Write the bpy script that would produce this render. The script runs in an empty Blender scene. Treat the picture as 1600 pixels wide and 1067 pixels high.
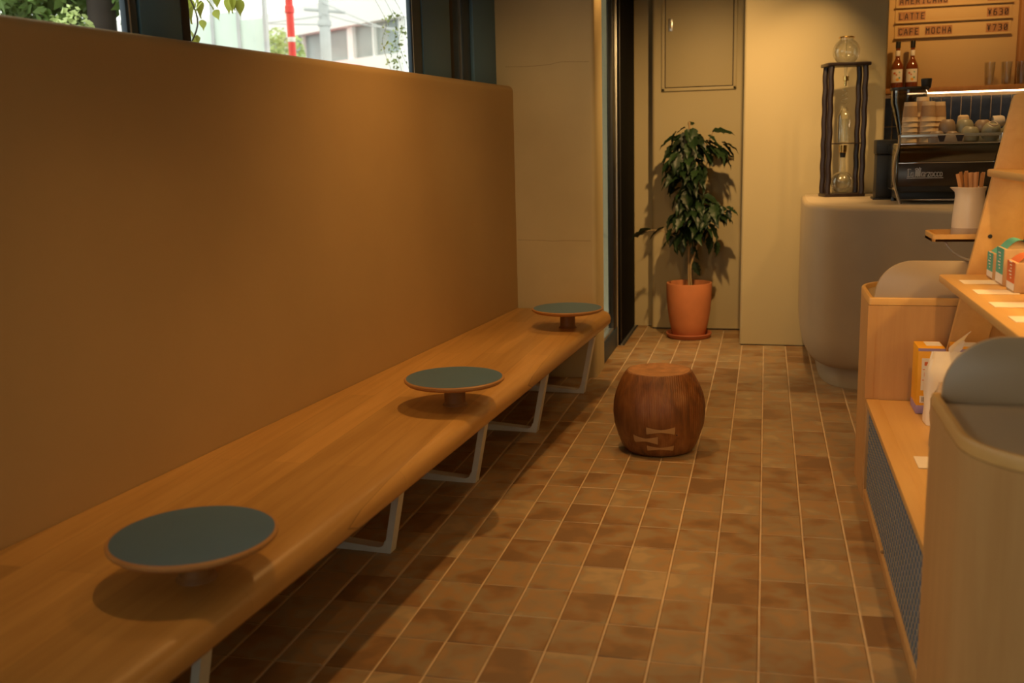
import bpy, bmesh, math, random
from mathutils import Vector, Matrix
sc = bpy.context.scene
random.seed(7)
PI = math.pi

# ------------------------------------------------------------ camera
F_PX, YAW, PITCH, ROLL, EYE = 1584.47, 0.246434, 0.188626, -0.0256252, 1.5
cy, sy, cp, sp = math.cos(YAW), math.sin(YAW), math.cos(PITCH), math.sin(PITCH)
right = Vector((cy, sy, 0)); fwd = Vector((-sy*cp, cy*cp, -sp)); up = right.cross(fwd)
cr, sr = math.cos(ROLL), math.sin(ROLL)
cx_, cu_ = cr*right + sr*up, -sr*right + cr*up
cam_data = bpy.data.cameras.new('camera')
cam = bpy.data.objects.new('camera', cam_data)
sc.collection.objects.link(cam)
M = Matrix.Identity(4)
for i in range(3):
    M[i][0], M[i][1], M[i][2] = cx_[i], cu_[i], -fwd[i]
M[2][3] = EYE
cam.matrix_world = M
cam_data.sensor_width = 36.0
cam_data.lens = F_PX/1600*36.0
cam_data.clip_end = 200
cam_data.dof.use_dof = True
cam_data.dof.focus_distance = 4.7
cam_data.dof.aperture_fstop = 2.4
sc.camera = cam

# ------------------------------------------------------------ world and lights
world = bpy.data.worlds.new('overcast_sky'); sc.world = world; world.use_nodes = True
bg = world.node_tree.nodes['Background']
bg.inputs[0].default_value = (1.0, 0.98, 0.91, 1); bg.inputs[1].default_value = 2.4
WARM = (1.0, 0.53, 0.17)
WARM2 = (1.0, 0.60, 0.24)

def spot(name, loc, target, power, size=1.9, blend=0.6, radius=0.035, col=WARM):
    l = bpy.data.lights.new(name, 'SPOT'); l.energy = power; l.color = col
    l.spot_size = size; l.spot_blend = blend; l.shadow_soft_size = radius
    o = bpy.data.objects.new(name, l); sc.collection.objects.link(o)
    o.location = loc
    o.rotation_euler = (Vector(target) - Vector(loc)).to_track_quat('-Z', 'Y').to_euler()
    return o
# ceiling track above the bench, plus one added spot for the pier
spot('track_spot', (-1.08, 2.60, 2.8), (-1.00, 2.50, 0.0), 46, 1.5, 1.0)
spot('track_spot', (-0.65, 3.6, 2.8), (-1.35, 6.45, 1.3), 85, 0.75, 0.9, 0.035, WARM2)  # unseen fill spot, added to brighten the pier face
spot('track_spot', (-1.00, 4.45, 2.8), (-0.95, 4.35, 0.0), 88, 2.1, 1.0)
spot('track_spot', (-1.00, 6.62, 2.8), (-0.80, 6.40, 0.0), 62, 2.0, 1.0)
# second, weaker track over the aisle
spot('aisle_spot', (0.10, 4.2, 2.8), (-0.45, 4.2, 0.0), 26, 1.7, 0.9)
spot('aisle_spot', (-0.10, 6.1, 2.8), (-0.50, 8.0, 0.9), 205, 1.5, 0.9, 0.035, WARM2)
spot('wall_washer', (0.42, 7.25, 2.85), (0.15, 7.50, 0.9), 26, 1.5, 0.7, 0.03, WARM2)
# over the counter and the display
spot('counter_spot', (1.15, 6.2, 2.8), (1.0, 6.6, 1.1), 46, 1.8, 0.8, 0.05, WARM2)
spot('display_spot', (0.62, 3.0, 2.8), (0.70, 3.8, 0.5), 75, 1.2, 0.7, 0.04, WARM)
spot('menu_spot', (1.3, 7.5, 2.85), (1.3, 8.5, 2.1), 36, 1.9, 0.9, 0.05, WARM)
def area(name, loc, rot, sx, sy_, power, col):
    l = bpy.data.lights.new(name, 'AREA'); l.shape = 'RECTANGLE'; l.size = sx; l.size_y = sy_
    l.energy = power; l.color = col
    o = bpy.data.objects.new(name, l); sc.collection.objects.link(o); o.location = loc; o.rotation_euler = rot
    return o
# the cafe's other ceiling lamps behind and beside the camera
area('ceiling_lamp', (1.6, 0.6, 2.92), (0, 0, 0), 2.2, 2.2, 8, (1.0, 0.68, 0.36))
area('shelf_glow', (1.02, 3.45, 1.335), (0, 0.25, 0), 0.05, 1.25, 5.0, (1.0, 0.60, 0.20))
area('shelf_glow', (0.98, 3.45, 0.930), (0, 0.25, 0), 0.05, 1.1, 1.8, (1.0, 0.60, 0.20))
sc.view_settings.view_transform = 'Standard'
sc.view_settings.look = 'None'
sc.view_settings.exposure = 0.0
sc.view_settings.gamma = 1.0
sc.view_settings.use_curve_mapping = False
sc.cycles.use_denoising = True
sc.cycles.max_bounces = 8
sc.cycles.transparent_max_bounces = 16
sc.cycles.sample_clamp_indirect = 4.0
sc.cycles.caustics_reflective = False
sc.cycles.caustics_refractive = False

# ------------------------------------------------------------ materials
def new_mat(name):
    m = bpy.data.materials.new(name); m.use_nodes = True
    nt = m.node_tree
    return m, nt, nt.nodes['Principled BSDF']
def lnk(nt, a, b): nt.links.new(a, b)
def mat(name, col, rough=0.5, metal=0.0, var=0.0, vscale=5.0, bump=0.0, bscale=60.0, spec=0.5, stretch=(1, 1, 1), coat=0.0, emit=None, estr=0.0):
    m, nt, b = new_mat(name)
    b.inputs['Base Color'].default_value = (*col, 1)
    b.inputs['Roughness'].default_value = rough
    b.inputs['Metallic'].default_value = metal
    b.inputs['Specular IOR Level'].default_value = spec
    b.inputs['Coat Weight'].default_value = coat
    if emit:
        b.inputs['Emission Color'].default_value = (*emit, 1); b.inputs['Emission Strength'].default_value = estr
    if var or bump:
        tc = nt.nodes.new('ShaderNodeTexCoord'); mp = nt.nodes.new('ShaderNodeMapping')
        mp.inputs['Scale'].default_value = stretch
        lnk(nt, tc.outputs['Object'], mp.inputs[0])
    if var:
        n = nt.nodes.new('ShaderNodeTexNoise'); n.inputs['Scale'].default_value = vscale; n.inputs['Detail'].default_value = 5
        lnk(nt, mp.outputs[0], n.inputs['Vector'])
        r = nt.nodes.new('ShaderNodeMapRange'); r.inputs[1].default_value = 0.3; r.inputs[2].default_value = 0.7
        r.inputs[3].default_value = 1-var; r.inputs[4].default_value = 1+var
        lnk(nt, n.outputs['Fac'], r.inputs[0])
        mx = nt.nodes.new('ShaderNodeVectorMath'); mx.operation = 'SCALE'
        mx.inputs[0].default_value = col
        lnk(nt, r.outputs[0], mx.inputs['Scale'])
        lnk(nt, mx.outputs[0], b.inputs['Base Color'])
    if bump:
        n2 = nt.nodes.new('ShaderNodeTexNoise'); n2.inputs['Scale'].default_value = bscale; n2.inputs['Detail'].default_value = 4
        lnk(nt, mp.outputs[0], n2.inputs['Vector'])
        bp = nt.nodes.new('ShaderNodeBump'); bp.inputs['Strength'].default_value = bump; bp.inputs['Distance'].default_value = 0.004
        lnk(nt, n2.outputs['Fac'], bp.inputs['Height']); lnk(nt, bp.outputs[0], b.inputs['Normal'])
    return m
def wood(name, c1, c2, axis='y', rough=0.45, fine=1.0, planks=None, coat=0.0):
    """long grain along the axis; planks = (length, width) tone changes board by board"""
    m, nt, b = new_mat(name)
    tc = nt.nodes.new('ShaderNodeTexCoord'); mp = nt.nodes.new('ShaderNodeMapping')
    s = {'x': (0.8, 14, 14), 'y': (14, 0.8, 14), 'z': (14, 14, 0.8)}[axis]
    mp.inputs['Scale'].default_value = [v*fine for v in s]
    lnk(nt, tc.outputs['Object'], mp.inputs[0])
    n = nt.nodes.new('ShaderNodeTexNoise'); n.inputs['Scale'].default_value = 1.6; n.inputs['Detail'].default_value = 8; n.inputs['Roughness'].default_value = 0.6; n.inputs['Distortion'].default_value = 0.6
    lnk(nt, mp.outputs[0], n.inputs['Vector'])
    ramp = nt.nodes.new('ShaderNodeValToRGB')
    ramp.color_ramp.elements[0].position = 0.3; ramp.color_ramp.elements[0].color = (*c1, 1)
    ramp.color_ramp.elements[1].position = 0.72; ramp.color_ramp.elements[1].color = (*c2, 1)
    lnk(nt, n.outputs['Fac'], ramp.inputs[0])
    out = ramp.outputs[0]
    if planks:
        br = nt.nodes.new('ShaderNodeTexBrick')
        br.inputs['Scale'].default_value = 1.0; br.inputs['Mortar Size'].default_value = 0.0006
        br.inputs['Brick Width'].default_value = planks[0]; br.inputs['Row Height'].default_value = planks[1]
        br.inputs['Color1'].default_value = (0.80, 0.80, 0.80, 1); br.inputs['Color2'].default_value = (1.12, 1.12, 1.12, 1)
        br.inputs['Mortar'].default_value = (0.6, 0.6, 0.6, 1); br.inputs['Bias'].default_value = 0.1
        mp2 = nt.nodes.new('ShaderNodeMapping'); mp2.inputs['Rotation'].default_value = (0, 0, PI/2 if axis == 'y' else 0)
        lnk(nt, tc.outputs['Object'], mp2.inputs[0]); lnk(nt, mp2.outputs[0], br.inputs['Vector'])
        mx = nt.nodes.new('ShaderNodeMix'); mx.data_type = 'RGBA'; mx.blend_type = 'MULTIPLY'; mx.inputs[0].default_value = 1
        lnk(nt, out, mx.inputs[6]); lnk(nt, br.outputs[0], mx.inputs[7]); out = mx.outputs[2]
    lnk(nt, out, b.inputs['Base Color'])
    b.inputs['Roughness'].default_value = rough; b.inputs['Coat Weight'].default_value = coat
    bp = nt.nodes.new('ShaderNodeBump'); bp.inputs['Strength'].default_value = 0.08; bp.inputs['Distance'].default_value = 0.002
    lnk(nt, n.outputs['Fac'], bp.inputs['Height']); lnk(nt, bp.outputs[0], b.inputs['Normal'])
    return m
def glass(name, tint=(1, 1, 1), refl=0.1, rough=0.02):
    m = bpy.data.materials.new(name); m.use_nodes = True; nt = m.node_tree
    nt.nodes.remove(nt.nodes['Principled BSDF'])
    t = nt.nodes.new('ShaderNodeBsdfTransparent'); t.inputs[0].default_value = (*tint, 1)
    g = nt.nodes.new('ShaderNodeBsdfGlossy'); g.inputs['Roughness'].default_value = rough
    lw = nt.nodes.new('ShaderNodeLayerWeight'); lw.inputs[0].default_value = 0.35
    mr = nt.nodes.new('ShaderNodeMapRange'); mr.inputs[3].default_value = refl*0.4; mr.inputs[4].default_value = min(1, refl*5)
    lnk(nt, lw.outputs['Facing'], mr.inputs[0])
    mx = nt.nodes.new('ShaderNodeMixShader')
    lnk(nt, mr.outputs[0], mx.inputs[0]); lnk(nt, t.outputs[0], mx.inputs[1]); lnk(nt, g.outputs[0], mx.inputs[2])
    lnk(nt, mx.outputs[0], nt.nodes['Material Output'].inputs[0])
    return m

TX, TY, TX0, TY0 = 0.15734, 0.214489, 0.0088, 3.84868      # floor tile pitch and origin
def tile_mat():
    m, nt, b = new_mat('glazed_floor_tile')
    geo = nt.nodes.new('ShaderNodeNewGeometry')
    sub = nt.nodes.new('ShaderNodeVectorMath'); sub.operation = 'SUBTRACT'; sub.inputs[1].default_value = (TX0, TY0, -5)
    lnk(nt, geo.outputs['Position'], sub.inputs[0])
    div = nt.nodes.new('ShaderNodeVectorMath'); div.operation = 'DIVIDE'; div.inputs[1].default_value = (TX, TY, 10)
    lnk(nt, sub.outputs[0], div.inputs[0])
    fl = nt.nodes.new('ShaderNodeVectorMath'); fl.operation = 'FLOOR'; lnk(nt, div.outputs[0], fl.inputs[0])
    wn = nt.nodes.new('ShaderNodeTexWhiteNoise'); wn.noise_dimensions = '3D'; lnk(nt, fl.outputs[0], wn.inputs['Vector'])
    ns = nt.nodes.new('ShaderNodeTexNoise'); ns.inputs['Scale'].default_value = 7.5; ns.inputs['Distortion'].default_value = 0.15; ns.inputs['Detail'].default_value = 2.5
    off = nt.nodes.new('ShaderNodeVectorMath'); off.operation = 'ADD'
    sc3 = nt.nodes.new('ShaderNodeVectorMath'); sc3.operation = 'SCALE'; sc3.inputs['Scale'].default_value = 3.0
    lnk(nt, wn.outputs['Color'], sc3.inputs[0]); lnk(nt, sc3.outputs[0], off.inputs[0]); lnk(nt, geo.outputs['Position'], off.inputs[1])
    lnk(nt, off.outputs[0], ns.inputs['Vector'])
    # tone = cell random blended with cloudy noise
    mr = nt.nodes.new('ShaderNodeMapRange'); mr.inputs[1].default_value = 0.28; mr.inputs[2].default_value = 0.72
    mr.inputs[3].default_value = -0.34; mr.inputs[4].default_value = 0.58
    lnk(nt, ns.outputs['Fac'], mr.inputs[0])
    ad = nt.nodes.new('ShaderNodeMath'); ad.operation = 'MULTIPLY_ADD'; ad.inputs[1].default_value = 0.72; lnk(nt, wn.outputs['Value'], ad.inputs[0]); lnk(nt, mr.outputs[0], ad.inputs[2])
    rp = nt.nodes.new('ShaderNodeValToRGB'); e = rp.color_ramp.elements
    e[0].position = 0.0; e[0].color = (0.205, 0.115, 0.048, 1)
    e[1].position = 1.0; e[1].color = (0.40, 0.28, 0.145, 1)
    for p, c in ((0.20, (0.27, 0.145, 0.055)), (0.42, (0.28, 0.205, 0.115)), (0.64, (0.35, 0.205, 0.085)), (0.84, (0.31, 0.235, 0.135))):
        x = e.new(p); x.color = (*c, 1)
    lnk(nt, ad.outputs[0], rp.inputs[0]); lnk(nt, rp.outputs[0], b.inputs['Base Color'])
    b.inputs['Roughness'].default_value = 0.42
    ns2 = nt.nodes.new('ShaderNodeTexNoise'); ns2.inputs['Scale'].default_value = 25; ns2.inputs['Detail'].default_value = 3
    lnk(nt, geo.outputs['Position'], ns2.inputs['Vector'])
    bp = nt.nodes.new('ShaderNodeBump'); bp.inputs['Strength'].default_value = 0.25; bp.inputs['Distance'].default_value = 0.004
    lnk(nt, ns2.outputs['Fac'], bp.inputs['Height']); lnk(nt, bp.outputs[0], b.inputs['Normal'])
    return m

MT = dict(
    tile=tile_mat(),
    grout=mat('pale_grout', (0.56, 0.42, 0.26), 0.9, var=0.15, vscale=9),
    partition=mat('ochre_plaster', (0.47, 0.315, 0.135), 0.75, var=0.04, vscale=2.0, bump=0.08, bscale=40),
    pier=mat('beige_plaster', (0.50, 0.41, 0.225), 0.8, var=0.05, vscale=3, bump=0.1, bscale=50),
    wall=mat('khaki_wall_paint', (0.46, 0.385, 0.215), 0.75, var=0.02, vscale=2, bump=0.04, bscale=80),
    ceiling=mat('ceiling_paint', (0.5, 0.44, 0.34), 0.9, var=0.02, vscale=2),
    counter=mat('counter_mortar', (0.42, 0.325, 0.19), 0.55, var=0.07, vscale=2.5, bump=0.05, bscale=30),
    countertop=mat('counter_top_mortar', (0.50, 0.40, 0.26), 0.4, var=0.06, vscale=3),
    bench=wood('oak_bench', (0.46, 0.245, 0.065), (0.60, 0.345, 0.105), 'y', 0.38, 1.0, (1.9, 0.115), 0.1),
    rim=wood('turned_oak', (0.42, 0.20, 0.065), (0.50, 0.27, 0.095), 'x', 0.4),
    stemwood=wood('dark_stem_wood', (0.20, 0.085, 0.022), (0.27, 0.12, 0.035), 'z', 0.5),  # darker brown than the table rim
    blue=mat('slate_blue_laminate', (0.066, 0.160, 0.255), 0.42, var=0.04, vscale=8),
    frame=mat('painted_steel_frame', (0.66, 0.66, 0.58), 0.5, var=0.04, vscale=20),
    darkframe=mat('dark_window_frame', (0.022, 0.050, 0.085), 0.45, var=0.05, vscale=6),
    postpanel=mat('grey_post_panel', (0.085, 0.185, 0.29), 0.55, var=0.04, vscale=3),
    brownedge=mat('brown_post_edge', (0.022, 0.014, 0.010), 0.6, var=0.08, vscale=9),
    black=mat('black_door_skin', (0.005, 0.005, 0.005), 0.8, var=0.1, vscale=8, spec=0.1),
    steel=mat('bright_metal_strip', (0.62, 0.62, 0.58), 0.3, 0.9, var=0.03, vscale=20),
    chrome=mat('polished_chrome', (0.75, 0.75, 0.75), 0.08, 1.0, var=0.02, vscale=20),
    stool=None,
    terracotta=mat('terracotta', (0.56, 0.20, 0.075), 0.75, var=0.10, vscale=6, bump=0.06, bscale=30),
    saucer=mat('terracotta_saucer', (0.46, 0.15, 0.07), 0.65, var=0.08, vscale=9),
    soil=mat('potting_soil', (0.035, 0.022, 0.014), 0.95, var=0.5, vscale=60, bump=0.8, bscale=70),
    stem=mat('plant_stem_bark', (0.36, 0.25, 0.12), 0.8, var=0.3, vscale=40, stretch=(1, 1, 0.3)),
    oakply=wood('pale_oak_veneer', (0.54, 0.30, 0.105), (0.64, 0.385, 0.15), 'z', 0.42, 0.8),
    oakshelf=wood('pale_oak_shelf', (0.62, 0.35, 0.105), (0.70, 0.43, 0.145), 'y', 0.42, 0.8),
    panelgrey=mat('warm_grey_panel', (0.40, 0.31, 0.20), 0.30, var=0.04, vscale=3),
    bluepanel=mat('blue_perforated_panel', (0.045, 0.135, 0.27), 0.55, var=0.06, vscale=9),
    dots=mat('tan_perforation', (0.50, 0.42, 0.28), 0.7, var=0.1, vscale=30),
    card=mat('cream_card', (0.80, 0.70, 0.55), 0.8, var=0.03, vscale=30),
    kraft=mat('kraft_paper', (0.55, 0.36, 0.18), 0.8, var=0.07, vscale=20, bump=0.2, bscale=40),
    teal=mat('teal_print', (0.10, 0.42, 0.33), 0.7, var=0.05, vscale=20),
    orange=mat('orange_print', (0.62, 0.15, 0.04), 0.7, var=0.05, vscale=20),
    redprint=mat('brick_red_print', (0.42, 0.10, 0.05), 0.7, var=0.05, vscale=20),
    whitelabel=mat('white_label', (0.80, 0.76, 0.68), 0.7, var=0.03, vscale=20),
    ink=mat('dark_ink', (0.03, 0.02, 0.02), 0.7, var=0.1, vscale=20),
    yellow=mat('yellow_carton', (0.85, 0.42, 0.02), 0.55, var=0.05, vscale=12),
    lilac=mat('lilac_carton_band', (0.34, 0.26, 0.48), 0.6, var=0.05, vscale=12),
    whitebag=mat('white_paper_bag', (0.88, 0.80, 0.66), 0.7, var=0.04, vscale=15, bump=0.3, bscale=12),
    cello=mat('cellophane_bag', (0.55, 0.42, 0.28), 0.25, var=0.15, vscale=18, bump=0.5, bscale=14),
    ebony=mat('ebonised_wood', (0.022, 0.012, 0.010), 0.35, var=0.2, vscale=20),
    gold=mat('brass', (0.85, 0.58, 0.20), 0.15, 1.0, var=0.03, vscale=20),
    labglass=glass('laboratory_glass', (0.93, 0.95, 0.93), 0.16),
    drinkglass=glass('drinking_glass', (0.95, 0.95, 0.93), 0.15),
    hopperglass=glass('smoked_glass', (0.30, 0.28, 0.25), 0.16),
    pane=glass('window_glass', (0.95, 0.98, 0.96), 0.05, 0.0),
    doorpane=glass('door_glass', (0.86, 0.88, 0.82), 0.03, 0.0),
    blackmetal=mat('black_enamel', (0.010, 0.011, 0.012), 0.45, var=0.1, vscale=12),
    blackplastic=mat('black_plastic', (0.012, 0.012, 0.012), 0.35, var=0.1, vscale=12),
    machinebrown=mat('dark_machine_panel', (0.055, 0.036, 0.022), 0.25, 0.3, var=0.05, vscale=6),
    mirror=mat('mirror_steel', (0.15, 0.145, 0.13), 0.12, 1.0, var=0.05, vscale=5),
    logo=mat('silver_lettering', (0.75, 0.74, 0.70), 0.35, 0.3, var=0.02, vscale=20),
    papercup=mat('paper_cup', (0.76, 0.55, 0.30), 0.8, var=0.04, vscale=20),
    sleeve=mat('cup_sleeve', (0.45, 0.27, 0.13), 0.85, var=0.06, vscale=40),
    stoneware=mat('grey_stoneware', (0.30, 0.275, 0.17), 0.4, var=0.08, vscale=20),
    stoneware2=mat('brown_stoneware', (0.29, 0.20, 0.12), 0.45, var=0.08, vscale=20),
    ceramic=mat('cream_ceramic', (0.66, 0.56, 0.42), 0.3, var=0.03, vscale=15),
    ceramicfoot=mat('raw_clay_foot', (0.42, 0.33, 0.24), 0.8, var=0.06, vscale=20),
    stick=wood('wooden_stirrer', (0.45, 0.20, 0.065), (0.58, 0.30, 0.11), 'z', 0.6, 2.0),
    syrup=mat('amber_syrup', (0.17, 0.038, 0.006), 0.12, var=0.1, vscale=12, coat=0.6),
    menuwall=mat('cream_menu_wall', (0.60, 0.42, 0.19), 0.7, var=0.02, vscale=3),
    lettertile=mat('brown_letter_tile', (0.40, 0.19, 0.075), 0.6, var=0.1, vscale=30),
    cabwood=wood('orange_cabinet_wood', (0.34, 0.15, 0.04), (0.45, 0.22, 0.07), 'z', 0.5),
    navy=mat('navy_glazed_tile', (0.016, 0.022, 0.036), 0.22, var=0.2, vscale=20),
    tilegrout=mat('ochre_grout', (0.70, 0.50, 0.27), 0.9, var=0.05, vscale=30),
    led=mat('led_strip', (1, 0.9, 0.7), 0.5, var=0.02, vscale=5, emit=(1.0, 0.72, 0.42), estr=26),
    bldg=mat('white_building', (0.92, 0.93, 0.92), 0.8, var=0.03, vscale=0.6),
    bldgwin=mat('building_window', (0.30, 0.36, 0.37), 0.2, var=0.2, vscale=1.5),
    concrete=mat('pole_concrete', (0.55, 0.57, 0.58), 0.8, var=0.08, vscale=4),
    redpaint=mat('red_pipe_paint', (0.75, 0.045, 0.035), 0.4, var=0.06, vscale=6),
    asphalt=mat('asphalt', (0.25, 0.25, 0.25), 0.95, var=0.15, vscale=3),
    foliage=mat('tree_foliage', (0.13, 0.22, 0.045), 0.6, var=0.5, vscale=3),
    yfoliage=mat('yellow_green_foliage', (0.42, 0.46, 0.06), 0.6, var=0.3, vscale=8),
    pfoliage=mat('pale_foliage', (0.45, 0.55, 0.22), 0.7, var=0.3, vscale=4),
    bark=mat('dark_bark', (0.03, 0.022, 0.018), 0.9, var=0.4, vscale=8, bump=0.5, bscale=20),
    greenglass=mat('green_fence_sheet', (0.74, 0.88, 0.80), 0.3, var=0.05, vscale=3),
    outwall=mat('outside_render_wall', (0.42, 0.41, 0.33), 0.85, var=0.05, vscale=2),
    hatch=mat('painted_hatch', (0.45, 0.375, 0.205), 0.6, var=0.02, vscale=3),
    crack=mat('plaster_crack', (0.20, 0.15, 0.09), 0.9, var=0.1, vscale=30),
    mat=mat('rubber_mat', (0.02, 0.02, 0.02), 0.9, var=0.3, vscale=30),
)
def leaf_mat():
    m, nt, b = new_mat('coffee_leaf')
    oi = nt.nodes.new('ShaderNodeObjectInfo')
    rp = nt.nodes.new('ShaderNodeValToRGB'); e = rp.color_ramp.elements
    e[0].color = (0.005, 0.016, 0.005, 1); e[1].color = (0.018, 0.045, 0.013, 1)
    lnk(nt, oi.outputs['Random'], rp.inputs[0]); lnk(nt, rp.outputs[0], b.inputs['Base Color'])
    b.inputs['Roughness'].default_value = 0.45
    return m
MT['leaf'] = leaf_mat()
def stool_mat():
    m, nt, b = new_mat('carved_stool_wood')
    tc = nt.nodes.new('ShaderNodeTexCoord')
    mp = nt.nodes.new('ShaderNodeMapping'); mp.inputs['Scale'].default_value = (9, 9, 2.0)
    lnk(nt, tc.outputs['Object'], mp.inputs[0])
    n = nt.nodes.new('ShaderNodeTexNoise'); n.inputs['Scale'].default_value = 2; n.inputs['Detail'].default_value = 8; n.inputs['Distortion'].default_value = 1.2
    lnk(nt, mp.outputs[0], n.inputs['Vector'])
    n2 = nt.nodes.new('ShaderNodeTexNoise'); n2.inputs['Scale'].default_value = 7; n2.inputs['Detail'].default_value = 3
    lnk(nt, tc.outputs['Object'], n2.inputs['Vector'])
    r = nt.nodes.new('ShaderNodeValToRGB'); e = r.color_ramp.elements
    e[0].position = 0.3; e[0].color = (0.070, 0.024, 0.007, 1); e[1].position = 0.7; e[1].color = (0.36, 0.155, 0.048, 1)
    x = e.new(0.5); x.color = (0.215, 0.080, 0.021, 1)
    ad = nt.nodes.new('ShaderNodeMath'); ad.operation = 'MULTIPLY_ADD'; ad.inputs[1].default_value = 0.45
    lnk(nt, n2.outputs['Fac'], ad.inputs[0])
    h = nt.nodes.new('ShaderNodeMath'); h.operation = 'MULTIPLY'; h.inputs[1].default_value = 0.55; lnk(nt, n.outputs['Fac'], h.inputs[0])
    lnk(nt, h.outputs[0], ad.inputs[2]); lnk(nt, ad.outputs[0], r.inputs[0])
    lnk(nt, r.outputs[0], b.inputs['Base Color']); b.inputs['Roughness'].default_value = 0.42
    # tool ridges running down the side
    wv = nt.nodes.new('ShaderNodeTexWave'); wv.wave_type = 'BANDS'; wv.bands_direction = 'X'; wv.inputs['Scale'].default_value = 38; wv.inputs['Distortion'].default_value = 1.5
    lnk(nt, tc.outputs['Object'], wv.inputs['Vector'])
    bp = nt.nodes.new('ShaderNodeBump'); bp.inputs['Strength'].default_value = 0.35; bp.inputs['Distance'].default_value = 0.003
    lnk(nt, wv.outputs['Fac'], bp.inputs['Height']); lnk(nt, bp.outputs[0], b.inputs['Normal'])
    return m
MT['stool'] = stool_mat()
MT['stooltop'] = mat('stool_seat_grain', (0.42, 0.20, 0.075), 0.5, var=0.25, vscale=22)
MT['inlay'] = mat('pale_wood_inlay', (0.50, 0.30, 0.12), 0.5, var=0.1, vscale=20)

# ------------------------------------------------------------ mesh helpers
class MB:
    def __init__(s): s.bm = bmesh.new()
    def box(s, x0, x1, y0, y1, z0, z1, bev=0.0, seg=2, mtx=None):
        b = bmesh.new(); bmesh.ops.create_cube(b, size=1)
        for v in b.verts:
            v.co = Vector(((x0+x1)/2+v.co.x*(x1-x0), (y0+y1)/2+v.co.y*(y1-y0), (z0+z1)/2+v.co.z*(z1-z0)))
        if bev: bmesh.ops.bevel(b, geom=list(b.edges), offset=bev, segments=seg, affect='EDGES', profile=0.5)
        return s._add(b, mtx)
    def prism(s, poly, a0, a1, axis='z', bev=0.0, seg=2, mtx=None):
        """poly in the plane normal to axis: z->(x,y), y->(x,z), x->(y,z)"""
        def P(u, v, a): return {'z': (u, v, a), 'y': (u, a, v), 'x': (a, u, v)}[axis]
        b = bmesh.new()
        A = [b.verts.new(P(u, v, a0)) for u, v in poly]; B = [b.verts.new(P(u, v, a1)) for u, v in poly]
        n = len(poly)
        b.faces.new(A); b.faces.new(B)
        for i in range(n): b.faces.new((A[i], A[(i+1) % n], B[(i+1) % n], B[i]))
        bmesh.ops.recalc_face_normals(b, faces=b.faces)
        if bev:
            es = [e for e in b.edges if (e.verts[0] in A) == (e.verts[1] in A)]
            bmesh.ops.bevel(b, geom=es, offset=bev, segments=seg, affect='EDGES', profile=0.5)
        return s._add(b, mtx)
    def lathe(s, prof, c=(0, 0, 0), seg=32, mtx=None, wob=None):
        b = bmesh.new(); rings = []
        for r, z in prof:
            if r < 1e-6: rings.append([b.verts.new((c[0], c[1], c[2]+z))]); continue
            rings.append([b.verts.new((c[0]+r*(wob(i, z) if wob else 1)*math.cos(2*PI*i/seg), c[1]+r*(wob(i, z) if wob else 1)*math.sin(2*PI*i/seg), c[2]+z)) for i in range(seg)])
        for a, d in zip(rings, rings[1:]):
            for i in range(seg):
                j = (i+1) % seg
                if len(a) == 1 and len(d) == 1: break
                if len(a) == 1: b.faces.new((a[0], d[j], d[i]))
                elif len(d) == 1: b.faces.new((a[i], a[j], d[0]))
                else: b.faces.new((a[i], a[j], d[j], d[i]))
        bmesh.ops.recalc_face_normals(b, faces=b.faces)
        return s._add(b, mtx)
    def tube(s, pts, r, seg=8, mtx=None, closed=False):
        pts = [Vector(p) for p in pts]; b = bmesh.new(); rings = []
        rr = r if isinstance(r, (list, tuple)) else [r]*len(pts)
        ref = None
        for i, p in enumerate(pts):
            t = (pts[min(i+1, len(pts)-1)] - pts[max(i-1, 0)]).normalized()
            if ref is None: ref = Vector((0, 0, 1)) if abs(t.z) < 0.9 else Vector((1, 0, 0))
            a = t.cross(ref).normalized(); c = a.cross(t).normalized(); ref = c
            rings.append([b.verts.new(p+rr[i]*(math.cos(2*PI*k/seg)*a+math.sin(2*PI*k/seg)*c)) for k in range(seg)])
        for a, d in zip(rings, rings[1:]):
            for k in range(seg): b.faces.new((a[k], a[(k+1) % seg], d[(k+1) % seg], d[k]))
        b.faces.new(rings[0]); b.faces.new(rings[-1])
        bmesh.ops.recalc_face_normals(b, faces=b.faces)
        return s._add(b, mtx)
    def grid(s, rows, mtx=None, close=False):
        b = bmesh.new(); R = [[b.verts.new(p) for p in r] for r in rows]
        for a, d in zip(R, R[1:]):
            n = len(a)
            for i in range(n if close else n-1): b.faces.new((a[i], a[(i+1) % n], d[(i+1) % n], d[i]))
        if close:
            b.faces.new(R[0]); b.faces.new(R[-1])
            bmesh.ops.recalc_face_normals(b, faces=b.faces)
        return s._add(b, mtx)
    def _add(s, b, mtx):
        if mtx is not None: bmesh.ops.transform(b, matrix=mtx, verts=b.verts)
        me = bpy.data.meshes.new('t'); b.to_mesh(me); b.free(); s.bm.from_mesh(me); bpy.data.meshes.remove(me)
        return s
WL = {}
def wloc(p):
    v = Vector((0, 0, 0))
    while p is not None: v = v+p.location; p = p.parent
    return v
def obj(name, mb, m, parent=None, smooth=True, loc=None, ang=0.6):
    """link one mesh object; vertices are given in world coordinates"""
    o_ = Vector(loc) if loc is not None else Vector((0, 0, 0))
    base = wloc(parent)
    me = bpy.data.meshes.new(name)
    bmesh.ops.translate(mb.bm, verts=mb.bm.verts, vec=-(o_ if parent is None else base+o_))
    mb.bm.to_mesh(me); mb.bm.free()
    if smooth: me.shade_smooth(); me.set_sharp_from_angle(angle=ang)
    me.materials.append(MT[m] if isinstance(m, str) else m)
    o = bpy.data.objects.new(name, me); sc.collection.objects.link(o)
    o.parent = parent; o.location = o_
    return o
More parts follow.
